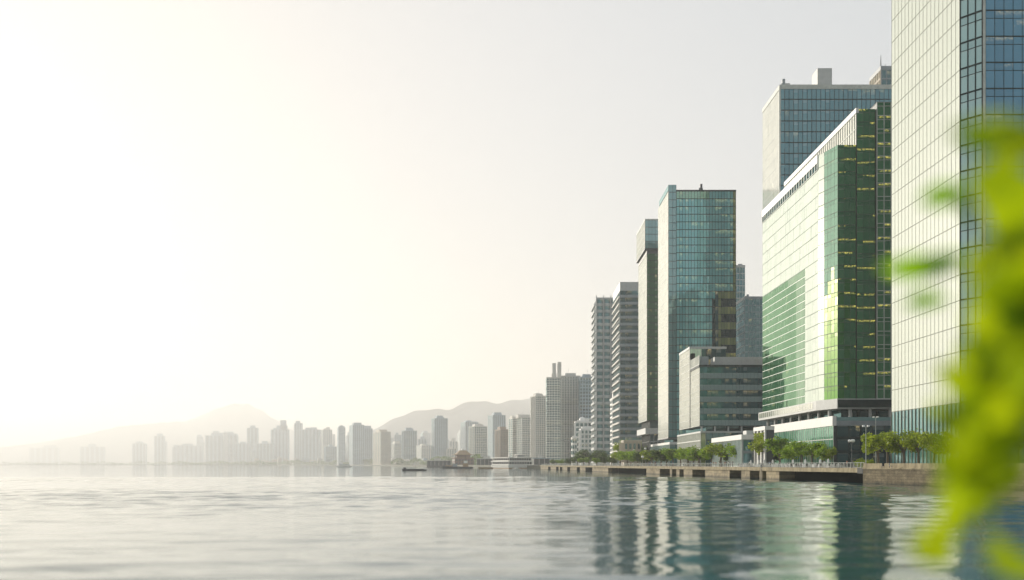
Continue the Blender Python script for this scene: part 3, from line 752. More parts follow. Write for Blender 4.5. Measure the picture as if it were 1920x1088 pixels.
def tower_grid():
    D = 850.0; ox = wx(1118, D)
    t = thing('tower_block', 'white tower with scalloped windows between tall ribs that poke above the roof', 'tower block', (ox, D, DECK))
    w = wx(1172, D) - ox; dep = 40.0; top = lz(558, D)
    b = MB(); b.box(0, w, 0, dep, 0, top, 'p_grey'); b.build('wall', t)
    n = 25; fh = (top - 3) / n; cw = w / 4
    for c in range(4):
        for k in range(n):
            z = 2 + k * fh; b = MB(); pts = []
            m = 5
            for j in range(m + 1):
                s = j / m; x = c * cw + .7 + (cw - 1.4) * s
                y = -.30 - .6 * math.sin(s * math.pi)
                pts += [(x, y, z + fh * .30), (x, y, z + fh * .86)]
            for j in range(m):
                b.face([pts[2 * j], pts[2 * j + 2], pts[2 * j + 3], pts[2 * j + 1]], 'g_teal_d')
            q = [(p[0], p[1] - .1, z - fh * .10 if i % 2 == 0 else z + fh * .30) for i, p in enumerate(pts)]
            for j in range(m):
                b.face([q[2 * j], q[2 * j + 2], q[2 * j + 3], q[2 * j + 1]], 'p_grey')
                b.face([q[2 * j + 1], q[2 * j + 3], (q[2 * j + 3][0], 0, q[2 * j + 3][2]), (q[2 * j + 1][0], 0, q[2 * j + 1][2])], 'p_grey')
            b.build('bay_window', t)
    for c in range(5):
        part_box(t, 'rib', c * cw - .35, c * cw + .35, -1.5, .0, 0, top + 1.5, 'p_grey')
    for k in range(n):
        b = MB(); b.prism([(-1.6, dep - 3), (-1.6, 2), (0, 1), (0, dep - 2)], 2 + k * fh, 2 + k * fh + fh * .35, 'p_grey'); b.build('balcony', t)
    facade(t, (-.05, dep), (-.05, 0), 2, top - 2, fh, 5, 'g_dark', 'p_grey', mw=1.2, md=.2, hb=1.5, hd=.3, seed=95)
tower_grid()

# ------------------------------------------------------------------ apartment towers farther along the shore
def apartments(label, px0, px1, pyt, D, dep=30.0, mat='offwhite', fins=6, roof=(), rot=0.0, split=.5, fh=3.2, win='g_dark', left_mat=None, kindname='apartment_tower', group=None, base=0.0, strip=.5):
    """Slab with vertical window columns between plain wall strips; each window column, roof box and the like is a part."""
    hr = random.Random(label)
    if strip == .5: strip = hr.choice((.4, .5, .6, .72)); fh = fh * hr.choice((1, 1.15, 1.35))
    fin_d = hr.choice((0, .5, .9, 1.4)); sl = hr.random() < .4
    D = far(D); D *= 1 + max(0.0, 640 - px0) / 640 * .9 * (D > 1500); cxp = (px0 + px1) / 2; wpx = (px1 - px0) / F * D
    a = math.radians(rot)
    ca, sa = math.cos(a), math.sin(a)
    if rot:   # turned so that a left side shows: that side takes the share `split` of the width
        w = wpx * (1 - split) / ca; dd = wpx * split / sa
        dd = min(dd, 150)
        loc = (wx(px0 + (px1 - px0) * split, D), D, DECK)
        a_use = -a * 0 + a
    else:
        w, dd = wpx, dep; loc = (wx(px0, D), D, DECK)
    t = thing(kindname, label, 'building', loc, a if rot else 0, group)
    top = lz(pyt, D)
    b = MB(); b.box(0, w, 0, dd, 0, top, mat); b.build('wall', t)
    part_box(t, 'parapet', -.3, w + .3, -.3, dd + .3, top, top + 1.1, mat)
    nfl = max(2, int((top - 3) / fh))
    def columns(p0, u, n, L, cnt):
        cw = L / cnt
        for i in range(cnt):
            b = MB()
            s0, s1 = (i + .5 - strip / 2) * cw, (i + .5 + strip / 2) * cw
            for k in range(nfl):
                z = 3 + k * (top - 3.5) / nfl; hz = (top - 3.5) / nfl
                q = lambda s, d, zz: (p0[0] + u[0] * s + n[0] * d, p0[1] + u[1] * s + n[1] * d, zz)
                b.face([q(s0, .06, z + hz * .3), q(s1, .06, z + hz * .3), q(s1, .06, z + hz * .92), q(s0, .06, z + hz * .92)], win)
            if fin_d: b.fbox(p0, u, n, s1 + cw * .08, s1 + cw * .16, -.05, fin_d, 2, top - .5, mat)
            b.build('window_column', t)
    columns((0, 0), (1, 0), (0, -1), w, fins)
    if rot: columns((0, dd), (0, -1), (-1, 0), dd, max(2, int(fins * .7)))
    else: columns((0, dd), (0, -1), (-1, 0), dd, 4)
    if sl:   # floor slabs show as thin ledges
        for k in range(3, nfl, 3):
            z = 3 + k * (top - 3.5) / nfl
            part_box(t, 'ledge', -.5, w + .5, -.5, dd + .2, z, z + .5, mat)
    if top > 40:
        sw = hr.uniform(.25, .45); so = hr.uniform(.1, .5)
        part_box(t, 'lift_house', w * so, w * (so + sw), dd * .3, dd * .8, top + 1, top + hr.uniform(4, 7) * max(1, D / 2500), mat)
        b = MB(); ax = w * (so + sw * .5); b.tube([(ax, dd * .5, top), (ax, dd * .5, top + 12 * max(1, D / 2500))], .12 * max(1, D / 2500), 5, 'grey'); b.build('aerial', t)
    for (ra, rb, ry) in roof:
        x0 = (ra - px0) / (px1 - px0) * w if not rot else (ra - px0 - (px1 - px0) * split * .5) / (px1 - px0) * w
        x1 = x0 + (rb - ra) / F * D
        part_box(t, 'roof_box', x0, x1, dd * .25, dd * .7, top + .0, lz(ry, D), mat)
    return t

A = apartments
A('grey apartment tower with two tall roof slabs, first of the dense trio', 1025, 1050, 709, 1150, 26, 'offwhite', 5, [(1036, 1043, 680), (1046, 1053, 678)])
A('widest grey apartment tower of the dense trio, with a broad roof box', 1048, 1088, 706, 1165, 26, 'lgrey', 8, [(1060, 1080, 699)])
A('grey-blue apartment tower of the dense trio, next to the white scalloped tower', 1087, 1114, 708, 1150, 26, 'bluegrey', 5, [(1093, 1107, 701)])
A('pale apartment tower with a narrow roof box, left of the dense trio', 995, 1026, 743, 1350, 30, 'offwhite', 6, [(1003, 1011, 737), (1012, 1020, 738)], 18, .32)
A('cream apartment tower with two lobes, right of the small brown tower', 953, 970, 785, 1500, 26, 'offwhite', 4, [(959, 968, 781)], 18, .5)
A('taller cream lobe of the twin apartment tower beside the pale tower', 968, 996, 783, 1480, 26, 'offwhite', 5, [(966, 989, 777)], 18, .4)
A('small brown apartment tower with a stepped roof behind the ferry', 927, 953, 806, 1420, 26, 'brown', 5, [(936, 948, 800)], 18, .45, strip=.4)
A('blue-grey tower with a central roof box, behind the small brown tower', 914, 948, 779, 1750, 30, 'bluegrey', 6, [(926, 940, 773)], 18, .3)
A('white stepped apartment block behind the red pier building', 877, 913, 800, 1600, 30, 'offwhite', 6, [(889, 905, 795)], 18, .35)
A('hazy pale tower behind the white stepped block', 862, 897, 792, 2100, 30, 'bluegrey', 6, [(872, 880, 789), (885, 897, 790)], 18, .3)
A('tall pale blue tower with a roof box, standing alone before the hill', 807, 839, 785, 1900, 30, 'bluegrey', 7, [(818, 830, 779)], 18, .25)
A('low white block at the foot of the lone pale blue tower', 777, 810, 836, 2000, 24, 'offwhite', 6, [], 18, .4)
A('blue-grey tower with a small roof box, above the dark barge', 751, 781, 808, 2100, 28, 'bluegrey', 6, [(760, 772, 802)], 18, .2)
A('low white apartment block between the beige slab and the blue-grey tower', 731, 752, 832, 2150, 24, 'offwhite', 5, [(738, 748, 827)], 18, .4)
A('broad beige slab with many window rows, sunlit side to the left', 688, 732, 810, 2000, 28, 'beige', 8, [(703, 718, 805)], 18, .6)
A('pale tower with a roof box, overlapping the beige slab', 671, 698, 804, 2350, 28, 'bluegrey', 5, [(680, 694, 798)], 18, .35)
A('pale stepped tower with the highest roof among its hazy neighbours', 648, 682, 797, 2300, 28, 'bluegrey', 6, [(660, 675, 792)], 18, .4)
A('narrow hazy tower left of the pale stepped tower', 629, 647, 802, 2450, 26, 'bluegrey', 4, [(634, 645, 799)], 18, .3)
A('hazy apartment tower second from the narrow hazy one', 599, 622, 806, 2700, 26, 'offwhite', 5, [(605, 614, 803)], 18, .3)
A('low hazy block in front of two faint towers', 603, 630, 838, 2500, 24, 'bluegrey', 5, [], 18, .3)
A('faint round-shouldered tower right of the slender faint one', 565, 599, 806, 2900, 30, 'bluegrey', 5, [(572, 592, 802)])
A('slender faint tower between two bulky hazy towers', 552, 566, 794, 3000, 24, 'bluegrey', 3, [(555, 562, 789)])
A('faint tower with a stepped spire-like top', 508, 541, 806, 3000, 28, 'bluegrey', 5, [(518, 538, 798), (525, 536, 788)])
A('faint tower with a thin top before the mountain flank', 463, 483, 803, 3050, 26, 'bluegrey', 3, [(468, 478, 798)])
A('low faint block filling the gap by the stepped spire tower', 480, 512, 832, 2900, 26, 'bluegrey', 5, [])
A('broad faint block under the mountain top', 385, 445, 817, 3000, 30, 'bluegrey', 8, [(395, 438, 813)])
A('low faint block right of the broad block under the mountain', 440, 468, 832, 2950, 26, 'bluegrey', 4, [])
A('low very faint block left of the broad one', 330, 380, 836, 3150, 26, 'bluegrey', 6, [])
A('lone very faint tower before the low ridge', 289, 308, 818, 3150, 24, 'bluegrey', 3, [(294, 304, 813)])
A('very faint short tower left of the lone faint tower', 248, 274, 832, 3200, 24, 'bluegrey', 4, [(254, 268, 829)])
A('low very faint block near the sun-washed end of the shore', 150, 196, 838, 3400, 24, 'bluegrey', 5, [])
A('hardly visible low block at the sun-washed end of the shore', 55, 110, 840, 3600, 24, 'bluegrey', 5, [])
A('pale hazy tower rising between the low white blocks', 740, 752, 816, 2600, 24, 'bluegrey', 3, [])
A('small hazy tower peeping over the low white block', 784, 800, 824, 2500, 24, 'bluegrey', 3, [(788, 795, 819)])
A('short hazy tower left of the white stepped block', 843, 858, 828, 2300, 24, 'offwhite', 3, [(847, 853, 822)])
A('low pale house row between the lone tower and the red pier building', 838, 856, 842, 1900, 24, 'offwhite', 4, [])
A('white apartment block with dark openings before the scalloped tower', 1089, 1117, 806, 1000, 18, 'white', 4, [(1092, 1112, 800)], fh=4.2, strip=.55)
A('narrow white annex at the foot of the dense trio', 1073, 1082, 822, 1010, 16, 'white', 2, [(1074, 1080, 818)], fh=4.2)
rng = random.Random(77)
for i in range(40):
    px = 280 + i * 18.2 + rng.uniform(-7, 7); wp = rng.uniform(10, 24); hp = rng.uniform(22, 58) * (1 if px < 900 else 1.25)
    A('hazy tower in the second row behind the far shore', px, px + wp, 868 - hp, rng.uniform(3000, 3600), 26, rng.choice(('bluegrey', 'bluegrey', 'offwhite', 'lgrey')), rng.choice((3, 4, 5)), [(px + wp * .3, px + wp * .7, 868 - hp - rng.uniform(2, 6))], *((18, rng.uniform(.25, .5)) if rng.random() < .6 else ()), group='second row of hazy towers')
t = A('white stepped block with a pale water tank on top', 1079, 1110, 792, 1040, 18, 'white', 4, [(1084, 1104, 788)], fh=4.2)
b = MB(); b.lathe([(0, 6), (2.2, 5.2), (3.0, 3.5), (3.0, 0)], 14, 'white', (7.5, 6, lz(788, 1040))); b.build('water_tank', t, smooth=True)
A('slim white block with stacked balconies, squeezed beside the banded tower', 1148, 1160, 749, 790, 18, 'white', 2, [(1150, 1155, 745)], strip=.6)
A('low cream building among the trees at the foot of the slim tower', 1170, 1202, 829, 560, 14, 'beige', 4, [], fh=5, kindname='low_building')

# ------------------------------------------------------------------ quay, jetty, sea wall
def solve(fun, px, lo=61.0, hi=849.0):
    """The Y at which a line X = fun(Y) crosses the picture column px (columns fall as Y grows)."""
    for _ in range(60):
        mid = (lo + hi) / 2
        if fun(mid) / mid * F + 960 > px: lo = mid
        else: hi = mid
    return (lo + hi) / 2
def on_deck(px, off):
    y = solve(lambda Y: shore_x(Y) + off, px)
    return shore_x(y) + off, y
def shore_line(ya, yb, off, n=12):
    ys = sorted(set([ya, yb] + [s[1] for s in SHORE if ya < s[1] < yb] + list(np.linspace(ya, yb, n))))
    return [(shore_x(y) + off, float(y)) for y in ys]
def strip(b, ya, yb, o0, o1, z0, z1, mat, n=12):
    l = shore_line(ya, yb, o0, n); r = shore_line(ya, yb, o1, n)
    for i in range(len(l) - 1): b.prism([l[i], r[i], r[i + 1], l[i + 1]], z0, z1, mat)

t = thing('sea_wall', 'weathered stone sea wall with a smooth concrete parapet, right of the jetty slab', 'sea wall', (73, 213, 0))
def local(b, t):
    lx, ly, lz_ = t.location
    b.v = [(x - lx, y - ly, z - lz_) for x, y, z in b.v]; return b
b = MB(); strip(b, 60, 213, 0, 1.4, -2, DECK - .03, 'stone', 6); local(b, t).build('masonry', t)
b = MB(); strip(b, 60, 213.1, .12, .85, DECK - .03, 4.22, 'concrete', 6); local(b, t).build('parapet', t)
b = MB(); strip(b, 60, 213.15, -.10, .2, DECK - .18, DECK + .04, 'concrete', 6); local(b, t).build('coping', t)

t = thing('jetty', 'long concrete promenade slab on stubby supports over dark water', 'jetty', (68, 270, 0))
b = MB(); strip(b, 213.2, 520, 0, INSET - .02, 2.28, DECK, 'concrete', 30); local(b, t).build('deck_slab', t)
b = MB(); b.prism([(73 - .06, 212.9), (73 + 4.5, 212.9), (73 + 4.5, 215.4), (72.6, 215.4)], 2.1, DECK + .02, 'concrete_dark'); local(b, t).build('end_beam', t)
b = MB(); strip(b, 216, 520, INSET - .8, INSET - .1, -2, 2.27, 'void', 20); local(b, t).build('back_wall', t)  # painted black for the shade under the slab
for pa, pb in ((1424, 1429), (1437, 1461), (1390, 1406), (1322, 1368), (1282, 1298), (1268, 1274), (1256, 1260), (1212, 1237), (1222, 1226)):
    ya, yb = solve(lambda Y: shore_x(Y) + .5, pb), solve(lambda Y: shore_x(Y) + .5, pa)
    b = MB(); strip(b, ya, yb, .5, 4.5, -2, 2.27, 'concrete_tide', 2); local(b, t).build('support', t)

t = thing('quay', 'low pale quay with dark drain openings, running on beyond the jetty to the ferry', 'quay', (48, 520, 0))
b = MB(); strip(b, 520.2, 850, 0, INSET + 3, 2.35, DECK, 'concrete', 20); local(b, t).build('deck_slab', t)
b = MB(); strip(b, 520.2, 850, .9, 3.0, -2, 2.34, 'concrete_tide', 20); local(b, t).build('wall', t)
for pa, pb in ((1190, 1211), (1098, 1110), (1082, 1087), (1064, 1069), (1050, 1054), (1043, 1047), (1028, 1032)):
    ya, yb = solve(lambda Y: shore_x(Y) + .8, pb), solve(lambda Y: shore_x(Y) + .8, pa)
    b = MB(); strip(b, ya, max(yb, ya + 3), .7, .95, -1, 2.33, 'void', 2); local(b, t).build('drain_opening', t)  # shade inside the opening, painted as a black strip on the wall

x, y = on_deck(1427, -.12)
t = thing('ladder', 'dark iron ladder hung down to the water beside a jetty support', 'ladder', (x, y, 0))
b = MB()
for dy in (-.35, .35): b.tube([(0, dy, -.6), (0, dy, 3.9)], .05, 6, 'hull_d')
for k in range(13): b.tube([(0, -.35, -.4 + k * .33), (0, .35, -.4 + k * .33)], .03, 5, 'hull_d')
b.build('frame', t)

# railings: sections of a few metres, each with its rails and posts
def railing(ya, yb, label, detail, group):
    (xa, _), (xb, _) = (shore_x(ya) + .5, ya), (shore_x(yb) + .5, yb)
    t = thing('railing', label, 'railing', (xa, ya, DECK), 0, group)
    d = Vector((xb - xa, yb - ya, 0)); L = d.length; n = max(2, round(L / 1.9))
    b = MB()
    b.tube([(0, 0, 1.1), (d.x, d.y, 1.1)], .05, 6, 'mull_l')
    for h in (.25, .55, .82): b.tube([(0, 0, h), (d.x, d.y, h)], .018, 4, 'mull_l')
    ps = [d * (i / n) for i in range(n)]
    if not detail:
        for p in ps: b.box(p.x - .05, p.x + .05, p.y - .05, p.y + .05, 0, 1.06, 'mull_l')
    b.build('handrail', t)
    if detail:
        for p in ps:
            b = MB(); b.box(p.x - .05, p.x + .05, p.y - .05, p.y + .05, 0, 1.06, 'mull_l'); b.build('post', t)
ys = [213.5 + 8.6 * i for i in range(11)]
for ya, yb in zip(ys, ys[1:]):
    railing(ya, yb, 'silver railing section along the jetty edge, in front of the white tables', True, 'railing sections on the jetty')
ys = list(np.linspace(ys[-1], 520, 10)) + list(np.linspace(520, 845, 9))[1:]
for ya, yb in zip(ys, ys[1:]):
    railing(float(ya), float(yb), 'distant silver railing section along the quay edge', False, 'railing sections farther along the quay')

# ------------------------------------------------------------------ trees
def crown_mesh(name, seed, mat, n, rx, rz, leaf, lobes=9, flat=1.0):
    """Leaf-sized faces gathered in clumps around limb ends, with gaps between the clumps. Unit-free: metres."""
    rng = random.Random(seed); b = MB(); cl = []
    for i in range(lobes):
        a = rng.uniform(0, 6.28); r = rx * math.sqrt(rng.random()) * .78
        z = rz * rng.uniform(-.62, .72) * (1 - .35 * r / rx)
        cl.append((Vector((math.cos(a) * r, math.sin(a) * r, z)), rng.uniform(.30, .52) * rx))
    for _ in range(n):
        c, s = rng.choice(cl)
        d = Vector((rng.gauss(0, 1), rng.gauss(0, 1), rng.gauss(0, 1))).normalized()
        p = c + d * s * (rng.random() ** .45) * Vector((1, 1, .8)).length / 1.62
        if rng.random() < .06: p += d * s * .35
        n1 = Vector((rng.gauss(0, 1), rng.gauss(0, 1), rng.gauss(0, 1) + .4)).normalized()
        u = n1.orthogonal().normalized(); v = n1.cross(u); th = rng.uniform(0, 6.28)
        e1 = (u * math.cos(th) + v * math.sin(th)) * leaf * rng.uniform(.7, 1.35); e2 = (v * math.cos(th) - u * math.sin(th)) * leaf * .55 * rng.uniform(.7, 1.3)
        b.face([p - e1, p - e2, p + e1, p + e2], mat)
    return b, cl
def make_tree(seed, mat, n, rx, rz, leaf, trunk_h, lobes=10):
    """Returns a tree thing at the origin: trunk with limbs, crown."""
    t = thing('tree', 'tree', 'tree', (0, 0, 0))
    b, cl = crown_mesh('crown', seed, mat, n, rx, rz, leaf, lobes)
    zc = trunk_h + rz * .8
    b.v = [(x, y, z + zc) for x, y, z in b.v]
    b.build('crown', t)
    rng = random.Random(seed + 99); b = MB(); r = .05 * rx + .05
    fork = trunk_h * .95
    b.tube([(0, 0, 0), (rng.uniform(-.1, .1), rng.uniform(-.1, .1), fork * .5), (0, 0, fork)], [r * 1.3, r, r * .85], 8, 'bark')
    for c, s in cl[:7]:
        e = Vector((c.x * .9, c.y * .9, c.z + zc)); m = Vector((e.x * .4, e.y * .4, fork + (e.z - fork) * .55))
        b.tube([(0, 0, fork * .96), tuple(m), tuple(e)], [r * .6, r * .4, r * .12], 5, 'bark')
    b.build('trunk', t)
    return t
protos = dict(
    a=[make_tree(101, 'leaf_a', 1500, 2.6, 2.1, .24, 2.2), make_tree(102, 'leaf_a', 1500, 2.7, 1.9, .24, 2.3), make_tree(103, 'leaf_a', 1300, 2.3, 2.3, .24, 2.1)],
    b=[make_tree(111, 'leaf_b', 1500, 2.7, 2.4, .27, 1.6), make_tree(112, 'leaf_b', 1500, 2.5, 2.2, .27, 1.8)],
    y=[make_tree(121, 'leaf_y', 1300, 2.7, 2.0, .23, 2.4), make_tree(122, 'leaf_y', 1100, 2.4, 1.8, .23, 2.6)])
used = set()
def tree(kind, v, x, y, h, wide, label, group=None, rz=None):
    pr = protos[kind][v % len(protos[kind])]
    if pr.name not in used: used.add(pr.name); o = pr; o['label'] = label
    else: o = copy_tree(pr, label)
    h0 = {0: 5.8, 1: 5.6, 2: 5.9}[v % 3] if kind == 'a' else 5.4
    o.location = (x, y, DECK); s = h / h0
    o.scale = (s * wide, s * wide, s); o.rotation_euler = (0, 0, rz if rz is not None else random.Random(x * 7 + y).uniform(0, 6.28))
    if group: o['group'] = group
    return o
def deck_tree(kind, v, px, pytop, off, label, wide=1.0, group=None):
    x, y = on_deck(px, off)
    return tree(kind, v, x, y, (wz(pytop, y) - DECK) * (1.25 if 1155 < px < 1480 and off < 22 else 1.0) * (.92 + .2 * ((px * 0.618) % 1)), wide * 1.08, label, group)
G1 = 'promenade trees'
for spec in [
    ('a', 0, 1396, 838, 16, 'round green tree in front of the corner of the low white pavilion', 1.59),
    ('a', 1, 1385, 843, 19, 'green tree half hidden behind the round tree by the pavilion corner', 1.38),
    ('y', 0, 1352, 843, 12, 'olive green tree in front of the ribbed glass side of the pavilion', 1.52),
    ('b', 0, 1374, 847, 15, 'darker small tree between two greener ones by the pavilion', 1.24),
    ('y', 1, 1437, 833, 15, 'light tree before the white kiosk block', 1.38),
    ('a', 2, 1462, 832, 15, 'slim green tree at the far end of the green podium windows', 1.17),
    ('a', 0, 1486, 831, 14, 'bright green tree in the thick row before the podium windows, nearest the slim one', 1.10),
    ('a', 1, 1503, 829, 14, 'bright green tree in the middle of the thick row before the podium windows', 1.10),
    ('a', 2, 1522, 830, 13, 'leaning-edged green tree ending the thick row before the podium windows', 1.15),
    ('y', 1, 1560, 836, 15, 'thin brownish young tree near the podium corner', 0.60),
    ('b', 1, 1363, 846, 17, 'dark tree behind the olive tree by the ribbed pavilion glass', 1.4),
    ('a', 0, 1301, 846, 17, 'green tree tucked behind two others at the mid-height block foot', 1.5),
    ('y', 1, 1250, 850, 15, 'yellow-green tree between two trees at the teal tower podium', 1.3),
    ('a', 2, 1230, 852, 14, 'green tree crowding the dark tree at the teal tower podium', 1.4),
    ('b', 0, 1450, 838, 18, 'dark tree between the light tree and the slim tree by the kiosk block', 1.2),
    ('a', 1, 1334, 845, 15, 'green tree in the gap between the mid-height block and the pavilion', 1.4),
    ('y', 0, 1417, 840, 17, 'light green tree between the pavilion and the white kiosk block', 1.2),
    ('a', 2, 1276, 848, 15, 'green tree between the teal tower podium and the mid-height block', 1.4),
    ('b', 0, 1208, 853, 14, 'dark low tree just right of the short globe lamp', 1.4),
    ('a', 0, 1542, 838, 14, 'green tree right of the thick row, before the last podium windows', .9),
    ('a', 0, 1311, 845, 14, 'dark rounded tree in front of the mid-height block foot', 1.72),
    ('a', 1, 1290, 846, 14, 'light green tree in front of the mid-height block podium', 1.66),
    ('a', 2, 1262, 850, 13, 'yellowish tree at the teal tower podium corner', 1.38),
    ('b', 1, 1240, 850, 12, 'dark tree before the teal tower podium', 1.52),
    ('y', 0, 1222, 851, 12, 'yellow-green tree at the far end of the teal tower podium', 1.52),
    ('a', 0, 1196, 851, 12, 'rounded tree below the slim tower, right of the street lamp', 1.66),
    ('a', 1, 1176, 852, 12, 'light green tree below the low cream building', 1.66),
    ('y', 0, 1163, 855, 12, 'pale tree at the left end of the bright tree row', 1.52),
    ('y', 1, 1187, 828, 40, 'tall yellow-green tree rising beside the low cream building', 1.79),
    ('b', 0, 1198, 836, 36, 'tall dark tree rising behind the row below the slim tower', 1.66),
    ('b', 1, 1146, 856, 14, 'dark tree below the slim white block with balconies', 1.43),
    ('b', 0, 1132, 853, 20, 'dark tree at the foot of the scalloped tower', 1.54),
    ('b', 1, 1119, 847, 26, 'tall dark tree topping the grove before the scalloped tower', 1.65),
    ('b', 0, 1104, 845, 28, 'highest dark tree of the grove before the white dark-windowed block', 1.65),
    ('a', 1, 1094, 856, 14, 'greener tree at the front of the grove', 1.54),
    ('a', 2, 1120, 858, 12, 'low green tree at the front of the grove, below the scalloped tower', 1.54),
    ('b', 1, 1083, 853, 18, 'dark tree at the left slope of the grove', 1.54),
    ('b', 0, 1068, 858, 14, 'low dark tree at the left foot of the grove', 1.54),
    ('a', 0, 1052, 861, 12, 'small green tree before the dense trio of towers', 1.65),
    ('b', 1, 1036, 862, 12, 'small dark tree before the two tall roof slabs', 1.65),
    ('a', 1, 1020, 862, 12, 'small green tree at the left end of the quay', 1.65),
]:
    deck_tree(*spec[:6], spec[6], G1)
for px, py, D, kind, v, wide, label in [
    (1646, 816, 232, 'y', 0, 1.15, 'spreading yellow-green tree at the corner between the two great towers'),
    (1664, 814, 226, 'y', 1, 1.1, 'spreading yellow-green tree just behind the sea wall'),
    (1694, 813, 222, 'y', 0, 1.1, 'tree before the pale skyscraper side, left of three'),
    (1722, 813, 216, 'y', 1, 1.1, 'tree before the pale skyscraper side, middle of three'),
    (1752, 814, 210, 'y', 0, 1.05, 'tree before the pale skyscraper side, nearest the hanging leaves'),
    (1786, 812, 206, 'a', 1, 1.0, 'green tree behind the hanging leaves at the skyscraper corner'),
    (1888, 801, 190, 'y', 1, 1.0, 'yellowish tree seen through the gap in the hanging leaves')]:
    tree(kind, v, wx(px, D), D, wz(py, D) - DECK, wide, label, G1)
# clipped shrubs on the jetty end
def shrub(x, y, w, h, label, seed):
    b, cl = crown_mesh('shrub', seed, 'leaf_y', 900, w / 2 * 1.15, h * .5, .13, 12)
    b.v = [(X, Y, max(.02, Z + h * .5)) for X, Y, Z in b.v]
    tag(b.build('shrub', loc=(x, y, DECK)), label, 'shrub')
shrub(wx(1614, 222), 222, 2.4, 2.2, 'rounded yellow-green shrub beside the parapet end', 131)
shrub(wx(1630, 224), 224, 2.6, 1.6, 'low clipped shrub right of the rounded one', 132)

rng = random.Random(31)
for i in range(44):
    px = 470 + i * 9.7 + rng.uniform(-4, 4); hp = rng.uniform(4, 13); wp = rng.uniform(7, 15)
    D = float(np.interp(px, [470, 620, 760, 905], [5300, 4500, 3150, 1800])) + rng.uniform(20, 160)
    t = thing('low_building', 'small hazy low building in the strip along the far shore', 'building', (wx(px, D), D, DECK), math.radians(rng.uniform(6, 26)), 'low buildings along the far shore')
    w, h, dd = wp / F * D, hp / F * D, 20.0; mt = rng.choice(('offwhite', 'beige', 'white', 'bluegrey', 'lgrey'))
    b = MB(); b.box(0, w, 0, dd, 0, h, mt); b.build('wall', t)
    for k in range(max(1, int(h / 4.5))):
        b = MB(); b.box(.8, w - .8, -.08, .1, 1.5 + k * 4.5, 3.3 + k * 4.5, 'dgrey'); b.box(-.08, .1, .8, dd - .8, 1.5 + k * 4.5, 3.3 + k * 4.5, 'dgrey'); b.build('window_row', t)
    b = MB(); b.box(-.4, w + .4, -.4, dd + .4, h, h + .7, rng.choice((mt, 'roofgrey', 'red'))); b.box(w * .2, w * .55, 5, 12, h + .7, h + 3.2, mt); b.build('roof', t)

# far tree belt: one wooded mass along the hazy shore
rng = random.Random(8); b = MB()
for _ in range(5200):
    s = rng.random()
    if s < .75: px = rng.uniform(330, 905)
    else: px = rng.uniform(-40, 330)
    for q in range(1):
        D = np.interp(px, [-40, 330, 620, 760, 905], [7900, 5900, 4420, 3100, 1720]) + rng.uniform(5, 100)
        hmax = 9 + 11 * (.5 + .5 * math.sin(px * .13 + 1.7 * math.sin(px * .041)))
        p = Vector((wx(px, D), D, DECK + hmax * rng.random() ** .8)); a = rng.uniform(2.0, 4.6)
        n1 = Vector((rng.gauss(0, 1), rng.gauss(0, 1), rng.gauss(0, 1))).normalized(); u = n1.orthogonal().normalized(); v = n1.cross(u)
        b.face([p - u * a, p - v * a * .7, p + u * a, p + v * a * .7], 'leaf_b')
setting(b.build('treeline'), 'stuff')['label'] = 'hazy belt of trees along the far shore'

# ------------------------------------------------------------------ harbour-side buildings and boats
def pier_building():
    D = 1420.0; ox = wx(853, D)
    t = thing('pier_building', 'red-brown pier building with stepped pyramid roofs, left of the ferry', 'pier building', (ox, D, 0), math.radians(18))
    b = MB(); b.box(0, 27, 0, 16, 2.5, 13, 'red'); b.build('wall', t)
    for i in range(2):
        b = MB(); b.box(-1.0 + .2 * i, 28 - .2 * i, -1.0, 17, 13 + i * 4.2, 13.6 + i * 4.2, 'rust'); b.build('eaves', t)
    b = MB(); b.box(4, 23, 3, 13, 13.6, 17.2, 'red'); b.build('upper_wall', t)
    b = MB(); p = [(2.5, 1.5, 17.8), (24.5, 1.5, 17.8), (24.5, 14.5, 17.8), (2.5, 14.5, 17.8), (9, 6, 23.5), (18, 6, 23.5), (18, 10, 23.5), (9, 10, 23.5)]
    b.faces(p, [(0, 1, 5, 4), (1, 2, 6, 5), (2, 3, 7, 6), (3, 0, 4, 7), (4, 5, 6, 7), (3, 2, 1, 0)], 'rust'); b.build('roof', t)
    b = MB(); b.box(12, 15, 7, 9, 23.5, 26, 'white'); b.build('roof_lantern', t)
    for k in range(2):
        for i in range(6):
            part_box(t, 'window', 1.6 + i * 4.3, 3.9 + i * 4.3, -.08, .1, 4.4 + k * 4.2, 6.8 + k * 4.2, 'dgrey')
        for i in range(3):
            part_box(t, 'window', -.08, .1, 1.6 + i * 4.9, 4.4 + i * 4.9, 4.4 + k * 4.2, 6.8 + k * 4.2, 'offwhite')
    b = MB(); b.box(-8, 40, -4, 20, -1, 2.5, 'concrete_dark'); b.build('pier_base', t)
pier_building()
def terminal(px0, px1, D, h, label, mat='lgrey'):
    ox = wx(px0, D); w = wx(px1, D) - ox
    t = thing('ferry_terminal', label, 'terminal', (ox, D, 0))
    b = MB(); b.box(0, w, 0, 14, -1, 2.6, 'concrete_dark'); b.build('pier_base', t)
    b = MB(); b.box(.8, w - .8, 1, 13, 2.6, h, 'dgrey'); b.build('wall', t)
    b = MB(); b.prism([(-1, -1.5), (w + 1, -1.5), (w + 1, 15), (-1, 15)], h, h + .9, mat); b.build('roof', t)
    n = max(3, int(w / 5))
    for i in range(n + 1):
        part_box(t, 'column', .2 + i * (w - .8) / n, .6 + i * (w - .8) / n, -.9, -.5, 2.6, h, 'offwhite')
    part_box(t, 'roof_hut', w * .3, w * .55, 4, 10, h + .9, h + 3.8, 'offwhite')
terminal(893, 940, 1350, 11, 'low grey ferry terminal between the red pier building and the ferry')
terminal(800, 846, 1450, 9.0, 'low pale terminal left of the red pier building', 'offwhite')
